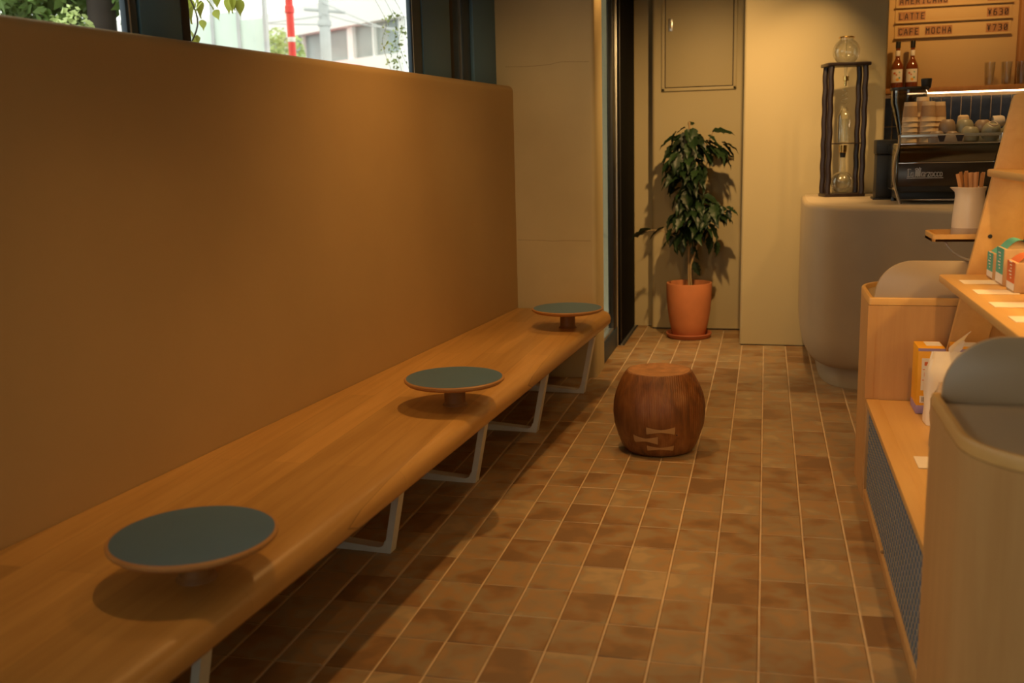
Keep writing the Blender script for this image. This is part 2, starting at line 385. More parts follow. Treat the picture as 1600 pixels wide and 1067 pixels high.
def tag(o, label=None, cat=None, group=None, kind=None):
    if label: o['label'] = label
    if cat: o['category'] = cat
    if group: o['group'] = group
    if kind: o['kind'] = kind
    return o
def thing(name, loc, label, cat, group=None, rz=0):
    o = bpy.data.objects.new(name, None); sc.collection.objects.link(o)
    o.location = loc; o.rotation_euler.z = rz; o.empty_display_size = 0.05
    return tag(o, label, cat, group)
def structure(name, loc=(0, 0, 0)):
    o = bpy.data.objects.new(name, None); sc.collection.objects.link(o); o.location = loc; o['kind'] = 'structure'
    return o
def copy_tree(o, parent=None):
    c = o.copy(); sc.collection.objects.link(c); c.parent = parent
    for ch in list(o.children): copy_tree(ch, c)
    return c
def shell(name, mb, m, label=None):
    return tag(obj(name, mb, m), label, None, None, 'structure')
def smooth_path(P, n=6, closed=False):
    out = []; N = len(P)
    rng = range(N) if closed else range(N-1)
    for i in rng:
        g = lambda k: Vector(P[k % N]) if closed else Vector(P[max(0, min(N-1, k))])
        a, b, c, d = g(i-1), g(i), g(i+1), g(i+2)
        for k in range(n):
            t = k/n
            out.append(0.5*((2*b)+(c-a)*t+(2*a-5*b+4*c-d)*t*t+(3*b-a-3*c+d)*t**3))
    if not closed: out.append(Vector(P[-1]))
    return out
def rounded_rect(x0, x1, y0, y1, radii, n=8):
    """radii for the corners (x0,y0) (x1,y0) (x1,y1) (x0,y1)"""
    out = []
    for (cx, cyy, sx, syy, a0), r in zip(((x0, y0, 1, 1, PI), (x1, y0, -1, 1, 1.5*PI), (x1, y1, -1, -1, 0), (x0, y1, 1, -1, PI/2)), radii):
        if r <= 0: out.append((cx, cyy)); continue
        for k in range(n+1):
            a = a0+PI/2*k/n
            out.append((cx+sx*r+r*math.cos(a), cyy+syy*r+r*math.sin(a)))
    return out

# ------------------------------------------------------------ floor
floor = obj('floor', MB().box(-2.4, 3.2, -2.2, 9.2, -0.12, -0.003), 'grout', smooth=False); floor['kind'] = 'structure'
def tile_mesh(k):
    rnd = random.Random(k); hx, hy = (TX-0.0062)/2, (TY-0.0038)/2
    b = bmesh.new(); e = 0.004
    tilt = (rnd.uniform(-.006, .006), rnd.uniform(-.005, .005))
    lo = [b.verts.new((sx*hx, sy_*hy, -0.012)) for sx, sy_ in ((-1, -1), (1, -1), (1, 1), (-1, 1))]
    mi = [b.verts.new((sx*(hx+rnd.uniform(-.001, .0005)), sy_*(hy+rnd.uniform(-.001, .0005)), -0.0022)) for sx, sy_ in ((-1, -1), (1, -1), (1, 1), (-1, 1))]
    hi = [b.verts.new((sx*(hx-e), sy_*(hy-e), sx*(hx-e)*tilt[0]+sy_*(hy-e)*tilt[1])) for sx, sy_ in ((-1, -1), (1, -1), (1, 1), (-1, 1))]
    for A, B in ((lo, mi), (mi, hi)):
        for i in range(4): b.faces.new((A[i], A[(i+1) % 4], B[(i+1) % 4], B[i]))
    b.faces.new(hi)
    me = bpy.data.meshes.new('tile'); b.to_mesh(me); b.free(); me.materials.append(MT['tile'])
    return me
tmeshes = [tile_mesh(k) for k in range(8)]
cells = []
for c in range(-13, 12):
    for r in range(-23, 23):
        x, y = TX0+(c+0.5)*TX, TY0+(r+0.5)*TY
        if y > 8.75: continue
        v = Vector((x, y, -EYE)); f_ = v.dot(fwd)
        if f_ <= 0.3: continue
        u, w = 800+F_PX*v.dot(cx_)/f_, 533.5-F_PX*v.dot(cu_)/f_
        hidden = x > 0.62 and y < 4.9                                   # under the display
        back = (x < -1.1 and y > 6.5) or (x > -0.17 and y > 7.75) or (y > 8.45) or (x > 0.95 and y > 5)
        vis = -120 < u < 1720 and w < 1200 and not hidden and not back and x > -0.52*0-2.05+0.1*(y-2)
        cells.append((not vis, f_, c, r, x, y))
cells.sort()
count = 0; rest = bmesh.new()
for nv, f_, c, r, x, y in cells:
    if not nv and count < 300:
        o = bpy.data.objects.new('tile', tmeshes[(c*7+r*3) % 8]); sc.collection.objects.link(o)
        o.parent = floor; o.location = (x, y, 0); count += 1
    else:
        tm = tmeshes[(c*7+r*3) % 8].copy(); tm.transform(Matrix.Translation((x, y, 0))); rest.from_mesh(tm); bpy.data.meshes.remove(tm)
me = bpy.data.meshes.new('far_tiles'); rest.to_mesh(me); rest.free(); me.materials.append(MT['tile'])
o = bpy.data.objects.new('tile_field', me); sc.collection.objects.link(o); o.parent = floor; o['kind'] = 'stuff'

# ------------------------------------------------------------ bench line frame
B0 = Vector((-2.0003, 2.1869, 0)); BA = 0.0995
BD = Vector((math.sin(BA), math.cos(BA), 0)); BN = Vector((BD.y, -BD.x, 0))
BM = Matrix.Translation(B0) @ Matrix(((BN.x, BD.x, 0, 0), (BN.y, BD.y, 0, 0), (0, 0, 1, 0), (0, 0, 0, 1)))   # local x = towards room, y = along

# ------------------------------------------------------------ room shell
shell('ceiling', MB().box(-2.6, 3.2, -2.2, 9.2, 3.0, 3.1), 'ceiling')
rear = MB()
for q_ in ((-2.6, -1.9, 0, 3.0), (-0.1, 3.2, 0, 3.0), (-1.9, 0.9, 0, 0.12), (-1.9, 0.9, 2.3, 3.0)): rear.box(q_[0], q_[1], -2.3, -2.2, q_[2], q_[3])
shell('wall_rear', rear, 'wall')
w3 = structure('window_3')
for xk in (-1.9, -1.0, -0.15): obj('window_frame', MB().box(xk, xk+0.05, -2.28, -2.22, 0.12, 2.3), 'darkframe', w3)
obj('pane', MB().box(-1.85, -0.12, -2.255, -2.25, 0.12, 2.3), 'pane', w3, smooth=False)
shell('wall_right', MB().box(3.2, 3.3, -2.2, 9.2, 0, 3.0), 'wall')
shell('wall_back', MB().box(-1.15, -0.60, 8.45, 8.6, 0, 3.0), 'wall')
o = shell('wall_back', MB().prism(rounded_rect(-0.893, 0.10, 8.30, 8.5, (0.03, 0, 0, 0), 6), 0.012, 3.0), 'wall')
o = shell('wall_back', MB().prism(rounded_rect(-0.168, 0.80, 7.68, 8.62, (0.022, 0.02, 0, 0), 6), 0.008, 3.0), 'wall')
# black strips that paint in the shadow gap under the wall blocks
shell('shadow_gap_back', MB().box(-0.885, 0.0, 8.312, 8.5, -0.003, 0.012), 'blackmetal')
shell('shadow_gap_back', MB().box(-0.158, 0.79, 7.69, 8.6, -0.003, 0.008), 'blackmetal')
bar_wall = shell('wall_back', MB().box(0.78, 3.2, 8.496, 8.6, 0, 3.0), 'tilegrout')
# pier between the window and the entrance
pier = shell('wall_left', MB().prism(rounded_rect(-1.82, -1.052, 6.45, 6.78, (0, 0.03, 0.01, 0), 6), 0, 3.0), 'pier')
def crack(pts):
    w = 0.0010; rows = [[(x, 6.4493, z-w) for x, z in pts], [(x, 6.4493, z+w) for x, z in pts]]
    return obj('crack', MB().grid(rows), 'crack', pier, smooth=False)
crack([(-1.62, 2.005), (-1.5, 2.002), (-1.42, 2.003), (-1.33, 2.008), (-1.27, 2.020), (-1.22, 2.019), (-1.085, 2.014)])
crack([(-1.565, 0.908), (-1.4, 0.905), (-1.33, 0.899), (-1.26, 0.903), (-1.085, 0.900)])
# sill wall under the windows, behind the partition
shell('wall_left', MB().box(-0.30, -0.075, -3.6, 4.25, 0, 1.55, mtx=BM), 'pier')
shell('wall_left', MB().box(-0.30, -0.075, -3.6, 4.25, 2.85, 3.0, mtx=BM), 'wall')
# windows: posts then frames and panes
def post(n, s0, s1, m='postpanel'):
    t = structure('trim_%d' % n)
    obj('post_panel', MB().box(-0.135, -0.105, s0, s1, 1.5, 2.86, 0.004, mtx=BM), m, t)
    return t
t = post(1, 0.905, 1.12)
obj('edge_cover', MB().box(-0.135, -0.103, 1.12, 1.165, 1.5, 2.86, 0.003, mtx=BM), 'brownedge', t)
obj('shadow_groove', MB().box(-0.135, -0.125, 0.892, 0.905, 1.5, 2.86, mtx=BM), 'black', t)
t = post(2, 3.165, 3.54)
obj('edge_cover', MB().box(-0.27, -0.12, 3.54, 3.62, 1.5, 2.86, 0.003, mtx=BM), 'brownedge', t)
obj('shadow_groove', MB().box(-0.135, -0.125, 3.15, 3.165, 1.5, 2.86, mtx=BM), 'black', t)
rib = MB()
for k in range(9): rib.box(-0.20, -0.135, 3.625+k*0.0125, 3.633+k*0.0125, 1.5, 2.86, mtx=BM)
rib.box(-0.21, -0.19, 3.62, 3.745, 1.5, 2.86, mtx=BM)
obj('ribbed_panel', rib, 'darkframe', t)
t = post(3, 3.90, 4.42, 'postpanel')
obj('shadow_groove', MB().box(-0.25, -0.13, 3.875, 3.90, 1.5, 2.86, mtx=BM), 'black', t)
obj('metal_strip', MB().box(-0.20, -0.125, 3.745, 3.752, 1.5, 2.86, mtx=BM), 'steel', t)
obj('frame_stile', MB().box(-0.22, -0.12, 3.752, 3.875, 1.5, 2.86, 0.003, mtx=BM), 'darkframe', t)
def window(n, s0, s1, wr):
    w = structure('window_%d' % n)
    obj('window_frame', MB().box(-0.132, -0.108, s1-wr, s1, 1.55, 2.86, 0.004, mtx=BM), 'darkframe', w)
    obj('window_frame', MB().box(-0.16, -0.125, s0, s0+0.012, 1.55, 2.86, 0.003, mtx=BM), 'darkframe', w)
    for a, b in ((1.55, 1.62), (2.79, 2.86)):
        obj('window_frame', MB().box(-0.16, -0.108, s0+0.012, s1-wr, a, b, 0.004, mtx=BM), 'darkframe', w)
    obj('bead', MB().box(-0.12, -0.105, s1-wr+0.014, s1-wr+0.019, 1.56, 2.85, mtx=BM), 'steel', w)
    obj('pane', MB().box(-0.130, -0.125, s0+0.005, s1-wr+0.005, 1.60, 2.82, mtx=BM), 'pane', w, smooth=False)
window(1, -3.5, 0.892, 0.055); window(2, 1.165, 3.15, 0.13)
# entrance: fixed glass with a low rail, then a black leaf
d = structure('door_1')
obj('pane', MB().box(-1.100, -1.092, 6.78, 7.36, 0.14, 2.7), 'doorpane', d, smooth=False)
obj('bottom_rail', MB().box(-1.125, -1.068, 6.78, 7.56, 0.0, 0.15, 0.004), 'darkframe', d)
obj('glazing_bead', MB().box(-1.118, -1.075, 6.78, 7.38, 0.15, 0.165, 0.002), 'steel', d)
obj('stile', MB().box(-1.106, -1.070, 7.38, 7.53, 0.15, 2.75, 0.004), 'blackplastic', d)
obj('metal_strip', MB().box(-1.12, -1.064, 7.535, 7.555, 0.0, 2.75, 0.002), 'steel', d)
d2 = structure('door_2')
obj('leaf', MB().box(-1.14, -1.050, 7.56, 8.449, 0.01, 2.75, 0.004), 'black', d2)
obj('edge_seal', MB().box(-1.06, -1.046, 7.575, 7.60, 0.03, 2.75, 0.003), 'blackplastic', d2)
obj('threshold', MB().box(-1.14, -1.02, 7.56, 8.44, -0.004, 0.004, 0.001), 'mat', d2)
obj('track', MB().box(-1.045, -1.035, 7.56, 8.44, 0.003, 0.009), 'steel', d2)
shell('wall_left', MB().box(-1.3, -1.06, 6.78, 8.6, 2.75, 3.0), 'wall')

# hatch on the wall behind the plant
h = thing('access_hatch', (-0.53, 8.29, 1.9), 'khaki painted metal access hatch high on the wall above the potted tree', 'hatch')
fr = MB()
for a in ((-0.815, -0.79, 1.905, 2.9), (-0.262, -0.237, 1.905, 2.9), (-0.815, -0.237, 1.905, 1.93)):
    fr.box(a[0], a[1], 8.282, 8.302, a[2], a[3], 0.004)
obj('hatch_frame', fr, 'hatch', h)
dr = obj('hatch_door', MB().box(-0.784, -0.268, 8.286, 8.301, 1.936, 2.9, 0.003), 'hatch', h)
obj('backing', MB().box(-0.79, -0.262, 8.296, 8.30, 1.93, 2.9), 'ink', h)
lt = obj('latch', MB().box(-0.762, -0.728, 8.279, 8.288, 2.36, 2.455, 0.004), 'steel', dr)
lt['label'] = 'small silver latch plate'
obj('latch_slot', MB().box(-0.753, -0.737, 8.276, 8.281, 2.38, 2.43, 0.003), 'panelgrey', dr)

# ------------------------------------------------------------ partition behind the bench
p = thing('partition', B0+BD*2.0, 'long ochre plastered low partition rising behind the oak bench', 'partition')
top = 1.887
prof = []
rows = []
pp = rounded_rect(-3.6, 4.335, 0.0, top, (0, 0, 0.05, 0), 8)       # (s, z) outline with the far top corner rounded
def part_section(off, inset):
    # outline shrunk by inset at depth off
    out = []
    for s_, z_ in pp:
        out.append(BM @ Vector((off, min(s_, 4.335-inset) if s_ > 3 else s_, min(z_, top-inset))))
    return out
R = 0.034
secs = [(-0.07, R*0.75)] + [(-0.07+R*(1-math.cos(a)), R*0.75*(1-math.sin(a))) for a in (0.5, 1.1, PI/2)] + [(-R+R*math.sin(a), R*(1-math.cos(a))) for a in (0, 0.4, 0.8, 1.2, PI/2)]
obj('plaster_body', MB().grid([part_section(o_, i_) for o_, i_ in secs], close=True), 'partition', p, ang=0.9)

# ------------------------------------------------------------ bench
bench = thing('bench', (-1.4, 4.0, 0), 'long honey oak bench with thick rounded front running along the ochre partition', 'bench')
def front_x(y): return 0.06175*y-1.332
def back_pt(y): s_ = (y-B0.y)/BD.y; return B0.x+BD.x*s_+0.003
# cross-section of the rounded front edge: (offset from front line, z)
nose = [(-0.10, 0.352), (-0.055, 0.356), (-0.022, 0.368), (-0.004, 0.388), (0.0, 0.412), (-0.006, 0.434), (-0.020, 0.450), (-0.042, 0.458), (-0.08, 0.4605)]
rows = []
YE = 6.425
ys = [0.9+k*(YE-0.10-0.9)/40 for k in range(41)]
endr = 0.09
for k in range(1, 9):
    a = PI/2*k/8; ys.append(YE-0.10+0.10*math.sin(a))
for y in ys:
    pull = 0.0
    if y > YE-0.10:
        t_ = (y-(YE-0.10))/0.10; pull = endr*(1-math.sqrt(max(0, 1-t_*t_)))*0.8
    fx = front_x(y)-pull; bx = back_pt(y)
    rows.append([(bx, y, 0.352)]+[(fx+dx, y, z) for dx, z in nose]+[(bx, y, 0.4605)])
obj('seat', MB().grid(rows, close=True), 'bench', bench, ang=0.9)
def leg_frame(s_, y0, x0):
    """flat-bar loop across the bench; x0,y0 = outer foot corner"""
    w, tck = 0.052, 0.020
    lean = 0.20; depth = 0.47
    H = 0.352
    th = 0.022
    def lf(v): return v
    outer = [(H*lean, H), (0.0, 0.0), (-depth, 0.0), (-depth-H*lean*0.6, H)]
    rad = 0.028
    inner_r = [(H*lean-th*1.25, H), (-th*1.25+0.022*lean+0.006, 0.020+rad)]
    for k in range(6):
        a = k/5*PI/2
        inner_r.append((-th*1.3-rad+rad*math.cos(a)+0.006, 0.020+rad-rad*math.sin(a)))
    inner_l = [(-x_-depth, z_) for x_, z_ in reversed(inner_r)]
    poly = outer[:1]+outer[1:3]+outer[3:]+[(-depth-H*lean*0.6+th*1.25, H)]+[(x_ if i < len(inner_l)-1 else -depth-H*lean*0.6+th*1.25, z_) for i, (x_, z_) in enumerate(inner_l)][:-1]+list(reversed(inner_r))
    m = MB()
    m.prism(poly, 0, w, 'y', mtx=Matrix.Translation((x0, y0, 0)) @ Matrix.Rotation(-BA*0.6, 4, 'Z'))
    return m
for y0 in (1.36, 2.24, 3.403, 4.25, 5.11, 6.01):
    x0 = -1.353+0.1105*(y0-3.403)
    # the inner upright stands under the partition side of the seat
    obj('leg_frame', leg_frame(0, y0, x0), 'frame', bench, smooth=False)

# ------------------------------------------------------------ round side tables standing on the bench
def side_table(loc, label):
    t = thing('side_table', (0, 0, 0), label, 'side table', 'small round tables standing on the bench')
    R_ = 0.208
    obj('table_rim', MB().lathe([(0.0, 0.092), (R_-0.03, 0.092), (R_-0.012, 0.096), (R_-0.001, 0.106), (R_, 0.113), (R_-0.004, 0.117), (R_-0.010, 0.1165), (0.0, 0.1160)], seg=64), 'rim', t)
    obj('blue_top', MB().lathe([(0.0, 0.1172), (R_-0.0095, 0.1172), (R_-0.0095, 0.1162), (0.0, 0.1162)], seg=64), 'blue', t)
    obj('stem', MB().lathe([(0.0, 0.0), (0.052, 0.0), (0.050, 0.004), (0.044, 0.012), (0.044, 0.080), (0.048, 0.0925), (0.0, 0.0925)], seg=32), 'stemwood', t)
    t.location = loc
    return t
side_table((-1.107, 5.745, 0.4605), 'blue-topped round side table at the far end of the bench by the plastered pier')
side_table((-1.232, 3.905, 0.4605), 'blue-topped round side table in the middle of the bench run')
side_table((-1.365, 2.125, 0.4605), 'largest-looking blue-topped round side table at the near end of the bench')

# ------------------------------------------------------------ wooden barrel stool
st = thing('barrel_stool', (-0.494, 4.93, 0), 'dark carved wooden barrel stool with pale butterfly inlays on the tiled floor', 'stool')
prof = [(0.0, 0.0), (0.150, 0.0), (0.168, 0.008), (0.184, 0.03), (0.203, 0.08), (0.220, 0.135), (0.2275, 0.19), (0.226, 0.24), (0.216, 0.29), (0.199, 0.335), (0.180, 0.372), (0.166, 0.394), (0.160, 0.402), (0.153, 0.404)]
wob = lambda i, z: 1+0.006*math.sin(i*0.41+z*9)+0.004*math.sin(i*1.3+z*23)
obj('body', MB().lathe(prof+[(0.148, 0.398), (0.0, 0.385)], (-0.494, 4.93, 0), 72, wob=wob), 'stool', st)
obj('seat', MB().lathe([(0.150, 0.396), (0.1525, 0.4045), (0.149, 0.4058), (0.12, 0.4010), (0.07, 0.3980), (0.0, 0.3970)], (-0.494, 4.93, 0), 64), 'stooltop', st)
def stool_r(z):
    for (r0, z0), (r1, z1) in zip(prof[1:], prof[2:]):
        if z0 <= z <= z1: return r0+(r1-r0)*(z-z0)/(z1-z0)
    return 0.2
camdir = math.atan2(-4.93, 0.494)
def inlay(az, zc, w, hh, waist):
    # a bow-tie key following the barrel's surface
    rows = []
    for k in range(13):
        u = -1+2*k/12
        a = az+u*w/2
        half = hh*(waist+(1-waist)*abs(u)**1.4)/2
        rows.append([( -0.494+(stool_r(zc+v*half)+0.0016)*math.cos(a), 4.93+(stool_r(zc+v*half)+0.0016)*math.sin(a), zc+v*half) for v in (-1, -0.3, 0.3, 1)])
    return MB().grid(rows)
for az, z, w, hh, wa in ((camdir+0.04, 0.150, 0.62, 0.038, 0.35), (camdir-0.31, 0.100, 0.58, 0.042, 0.40), (camdir+0.04, 0.056, 0.66, 0.028, 0.35)):
    obj('inlay', inlay(az, z, w, hh, wa), 'inlay', st)['label'] = 'pale butterfly key inlay'
kn = MB(); a = camdir+0.39
kn.lathe([(0.0, -0.001), (0.0035, -0.001), (0.0035, 0.002), (0.0, 0.002)], (0, 0, 0), 10, mtx=Matrix.Translation((-0.494+0.2245*math.cos(a), 4.93+0.2245*math.sin(a), 0.128)) @ Matrix.Rotation(PI/2, 4, 'X'))
obj('knot_hole', kn, 'ink', st)

# ------------------------------------------------------------ potted coffee tree
PX, PY = -0.565, 7.97
pt = thing('potted_coffee_tree', (PX, PY, 0), 'dark green bushy coffee tree in a terracotta pot against the khaki wall', 'plant')
obj('saucer', MB().lathe([(0.0, 0.0), (0.155, 0.0), (0.165, 0.006), (0.178, 0.034), (0.176, 0.040), (0.168, 0.038), (0.150, 0.014), (0.0, 0.012)], (PX, PY, 0), 48), 'saucer', pt)
obj('pot', MB().lathe([(0.0, 0.013), (0.118, 0.013), (0.128, 0.03), (0.150, 0.12), (0.166, 0.22), (0.174, 0.32), (0.176, 0.42), (0.174, 0.432), (0.165, 0.433), (0.162, 0.42), (0.160, 0.36), (0.0, 0.36)], (PX, PY, 0), 56), 'terracotta', pt)
obj('soil', MB().lathe([(0.162, 0.385), (0.12, 0.392), (0.06, 0.400), (0.0, 0.398)], (PX, PY, 0), 32, wob=lambda i, z: 1+0.0*i), 'soil', pt)
stems = MB()
stems.tube(smooth_path([(PX+0.0, PY, 0.39), (PX-0.005, PY, 0.6), (PX-0.002, PY+0.01, 0.85), (PX+0.03, PY, 1.15), (PX+0.01, PY, 1.45), (PX-0.01, PY, 1.66)]), 0.009, 8)
stems.tube(smooth_path([(PX+0.02, PY-0.01, 0.39), (PX+0.012, PY-0.02, 0.55), (PX+0.05, PY-0.02, 0.68), (PX+0.10, PY-0.02, 0.82), (PX+0.2, PY, 0.95), (PX+0.34, PY-0.03, 1.0)]), [0.007]*25+[0.005]*6, 8)
stems.tube(smooth_path([(PX, PY, 0.72), (PX-0.12, PY-0.03, 0.80), (PX-0.25, PY-0.05, 0.845), (PX-0.38, PY-0.06, 0.83)]), 0.0035, 6)
stems.tube(smooth_path([(PX+0.02, PY, 1.35), (PX+0.12, PY-0.02, 1.48), (PX+0.17, PY-0.03, 1.58)]), 0.0035, 6)
obj('stem', stems, 'stem', pt)
def leaf_mesh(k):
    rnd = random.Random(100+k); L, W = 0.145, 0.084
    rows = []
    n = 9
    for i in range(n+1):
        t_ = i/n
        w = W/2*(math.sin(PI*min(1, t_**0.85))**0.8)*(1-0.25*t_)+0.0006
        drop = -0.050*t_*t_*rnd.uniform(0.9, 1.3)
        ru = 0.004*math.sin(i*2.1+k)
        rows.append([(t_*L, -w*(1+0.14*(-1)**i), drop+0.010*w/W+ru), (t_*L, -w*0.5, drop-0.002), (t_*L, 0, drop-0.007), (t_*L, w*0.5, drop-0.002), (t_*L, w*(1+0.14*(-1)**i), drop+0.010*w/W-ru)])
    rows[-1] = [(L*1.06, 0+0.0005*j, rows[-1][2][2]-0.004) for j in range(5)]
    me = bpy.data.meshes.new('leaf'); m = MB().grid(rows); m.bm.to_mesh(me); m.bm.free(); me.shade_smooth(); me.materials.append(MT['leaf'])
    return me
lmeshes = [leaf_mesh(k) for k in range(6)]
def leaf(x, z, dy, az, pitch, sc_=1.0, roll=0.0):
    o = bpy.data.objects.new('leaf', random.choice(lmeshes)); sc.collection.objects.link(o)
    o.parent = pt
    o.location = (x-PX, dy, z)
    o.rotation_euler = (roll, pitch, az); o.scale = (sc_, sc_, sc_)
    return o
# clusters: centre x, z, radii, count  (branches carry drooping leaves)
for cx, cz, rx, rz, n in [(a_, b_, c_, d_, int(e_*1.45)) for a_, b_, c_, d_, e_ in ((-0.58, 1.57, 0.13, 0.05, 14), (-0.62, 1.45, 0.16, 0.07, 20), (-0.41, 1.46, 0.14, 0.06, 15), (-0.57, 1.31, 0.15, 0.08, 20),
                          (-0.56, 1.18, 0.12, 0.08, 18), (-0.53, 1.05, 0.12, 0.07, 16), (-0.58, 0.95, 0.13, 0.06, 14), (-0.47, 0.88, 0.12, 0.05, 10), (-0.36, 1.00, 0.11, 0.045, 18), (-0.60, 0.84, 0.10, 0.04, 6))]:
    for i in range(n):
        a = random.uniform(0, 2*PI); rr = math.sqrt(random.random())
        x = cx+rx*rr*math.cos(a)*0.75; dy = rx*rr*math.sin(a)*0.7-0.03; z = cz+random.uniform(-rz, rz)
        az = math.atan2(dy*1.0-0.02, x-(PX if cz > 1.1 else cx))+random.uniform(-0.7, 0.7)
        if math.sin(az) > 0.55: az = -az                                  # the wall side is crowded out
        leaf(x, z, min(dy, 0.06), az, random.uniform(0.15, 1.0), random.uniform(0.75, 1.1)*(0.8 if x > -0.36 and z < 1.2 else 1), random.uniform(-0.5, 0.5))
for x, z, dy, az, pi_, s_, ro in (
    (-0.40, 1.585, -0.03, 0.25, -0.15, 1.15, 0.5), (-0.43, 1.56, -0.03, -0.5, 0.4, 0.6, 0.2), (-0.585, 1.64, 0, 0.6, -0.35, 0.5, 0.9), (-0.60, 1.62, -0.02, -2.6, 0.2, 0.6, 0.4),
    (-0.86, 0.855, -0.05, 3.2, 0.2, 1.15, 0.6), (-0.76, 0.87, -0.05, 3.4, 0.35, 0.95, 0.3), (-0.70, 0.86, -0.05, -2.2, 0.8, 0.8, 0.2),
    (-0.66, 0.80, -0.04, -2.6, 1.2, 0.9, 0.0), (-0.70, 0.79, -0.05, 3.6, 0.5, 0.75, 0.3), (-0.62, 0.79, -0.05, -1.3, 1.25, 0.95, 0.1), (-0.54, 0.72, -0.02, -0.9, 1.2, 0.75, 1.2),
    (-0.53, 0.60, -0.02, -0.5, 1.15, 0.8, 1.1), (-0.42, 0.80, -0.04, -0.8, 1.2, 0.9, 0.2), (-0.36, 0.76, -0.03, -0.6, 1.3, 0.8, 0.3), (-0.29, 1.02, -0.04, -0.2, 0.3, 0.7, 0.4)):
    leaf(x, z, dy, az, pi_, s_, ro)

# ------------------------------------------------------------ coffee counter
cn = thing('coffee_counter', (0.9, 6.8, 0), 'curved grey-beige rendered coffee counter on a recessed plinth beside the wall', 'counter')
outline = [Vector((p_[0], p_[1], 0)) for p_ in smooth_path([(0.250, 7.60, 0), (0.243, 7.3, 0), (0.240, 6.95, 0), (0.250, 6.68, 0), (0.290, 6.46, 0), (0.38, 6.31, 0), (0.52, 6.235, 0), (0.70, 6.17, 0), (0.90, 6.00, 0), (1.10, 5.80, 0), (1.5, 5.6, 0), (2.2, 5.5, 0), (2.9, 5.5, 0)], 5)]
outline = [Vector((0.250, 7.67, 0))]+outline
backpts = [Vector((2.9, 7.0, 0)), Vector((1.0, 7.1, 0)), Vector((0.8, 7.3, 0)), Vector((0.78, 7.67, 0))]
def inset_ring(d_, z):
    out = []
    n = len(outline)
    for i, q in enumerate(outline):
        a, b = outline[max(0, i-1)], outline[min(n-1, i+1)]
        t_ = (b-a).normalized(); nn = Vector((-t_.y, t_.x, 0))
        if nn.dot(Vector((1.2, 6.9, 0))-q) < 0: nn = -nn
        v = q+nn*d_
        if i == 0: v.y = 7.67
        out.append((v.x, v.y, z))
    return out+[(b.x, b.y, z) for b in backpts]
lv = [(0.10, 0.125)]
for k in range(9):
    a = PI/2*k/8; lv.append((0.085*(1-math.sin(a)), 0.125+0.20*(1-math.cos(a))))
lv += [(0.0, 0.6), (0.0, 1.085), (0.004, 1.100), (0.012, 1.110), (0.026, 1.115)]
obj('body', MB().grid([inset_ring(d_, z) for d_, z in lv], close=True), 'counter', cn, ang=0.8)
obj('plinth', MB().grid([inset_ring(0.115, 0.0), inset_ring(0.115, 0.13)], close=True), 'counter', cn, ang=0.8)
obj('top_surface', MB().grid([inset_ring(0.024, 1.1145), inset_ring(0.027, 1.1165)], close=True), 'countertop', cn, ang=0.8)
CT = 1.1165

# ------------------------------------------------------------ cold drip tower
DX, DY = 0.505, 7.36
dt = thing('cold_drip_tower', (DX, DY, CT), 'tall dark wooden cold-drip coffee tower with glass vessels beside the wall', 'coffee maker')
DM = Matrix.Translation((DX, DY, CT)) @ Matrix.Rotation(0.22, 4, 'Z')
obj('base_plate', MB().box(-0.135, 0.135, -0.085, 0.085, 0, 0.022, 0.004, mtx=DM), 'ebony', dt)
obj('top_plate', MB().box(-0.142, 0.142, -0.095, 0.095, 0.862, 0.885, 0.006, mtx=DM), 'ebony', dt)
obj('middle_plate', MB().box(-0.11, 0.11, -0.075, 0.075, 0.352, 0.360, 0.002, mtx=DM), 'ebony', dt)
for sx in (-1, 1):
    for sy_ in (-1, 1):
        pth = [(sx*(0.113+0.0022*math.sin(k*0.9)), sy_*0.068, 0.02+k*0.845/40) for k in range(41)]
        obj('post', MB().tube(pth, 0.019, 8, mtx=DM), 'ebony', dt)
def sphere_prof(r, z, a0=-PI/2, a1=PI/2, n=14): return [(max(0.0, r*math.cos(a0+(a1-a0)*k/n)), z+r*math.sin(a0+(a1-a0)*k/n)) for k in range(n+1)]
obj('upper_globe', MB().lathe([(0.006, 0.80), (0.010, 0.84)]+sphere_prof(0.088, 0.958, -1.40, 1.02)+[(0.046, 1.045)], seg=32, mtx=DM), 'labglass', dt)
obj('globe_lid', MB().lathe([(0.0, 1.046), (0.050, 1.046), (0.052, 1.050), (0.046, 1.056), (0.0, 1.058)], seg=32, mtx=DM), 'gold', dt)
obj('glass_rod', MB().tube([(0, 0, 0.92), (0, 0, 1.046)], 0.003, 8, mtx=DM), 'labglass', dt)
obj('tap', MB().lathe([(0.0, 0.735), (0.009, 0.735), (0.009, 0.765), (0.014, 0.77), (0.014, 0.80), (0.0, 0.80)], seg=20, mtx=DM), 'gold', dt)
obj('tap_handle', MB().box(0.008, 0.022, -0.006, 0.006, 0.77, 0.80, 0.002, mtx=DM), 'gold', dt)
coil = [(0.022*math.cos(k*0.55)*(0.6+k*0.012), 0.022*math.sin(k*0.55), 0.73-k*0.0032) for k in range(46)]
obj('drip_coil', MB().tube(coil, 0.0028, 6, mtx=DM), 'labglass', dt)
obj('dripper_cylinder', MB().lathe([(0.012, 0.362), (0.040, 0.366), (0.041, 0.38), (0.041, 0.54), (0.030, 0.56), (0.020, 0.585), (0.017, 0.60)], seg=28, mtx=DM), 'labglass', dt)
obj('inner_filter', MB().lathe([(0.0, 0.37), (0.024, 0.372), (0.024, 0.52), (0.022, 0.52)], seg=20, mtx=DM), 'labglass', dt)
obj('flask_collar', MB().lathe([(0.0, 0.295), (0.020, 0.295), (0.024, 0.300), (0.027, 0.345), (0.0, 0.345)], seg=24, mtx=DM), 'gold', dt)
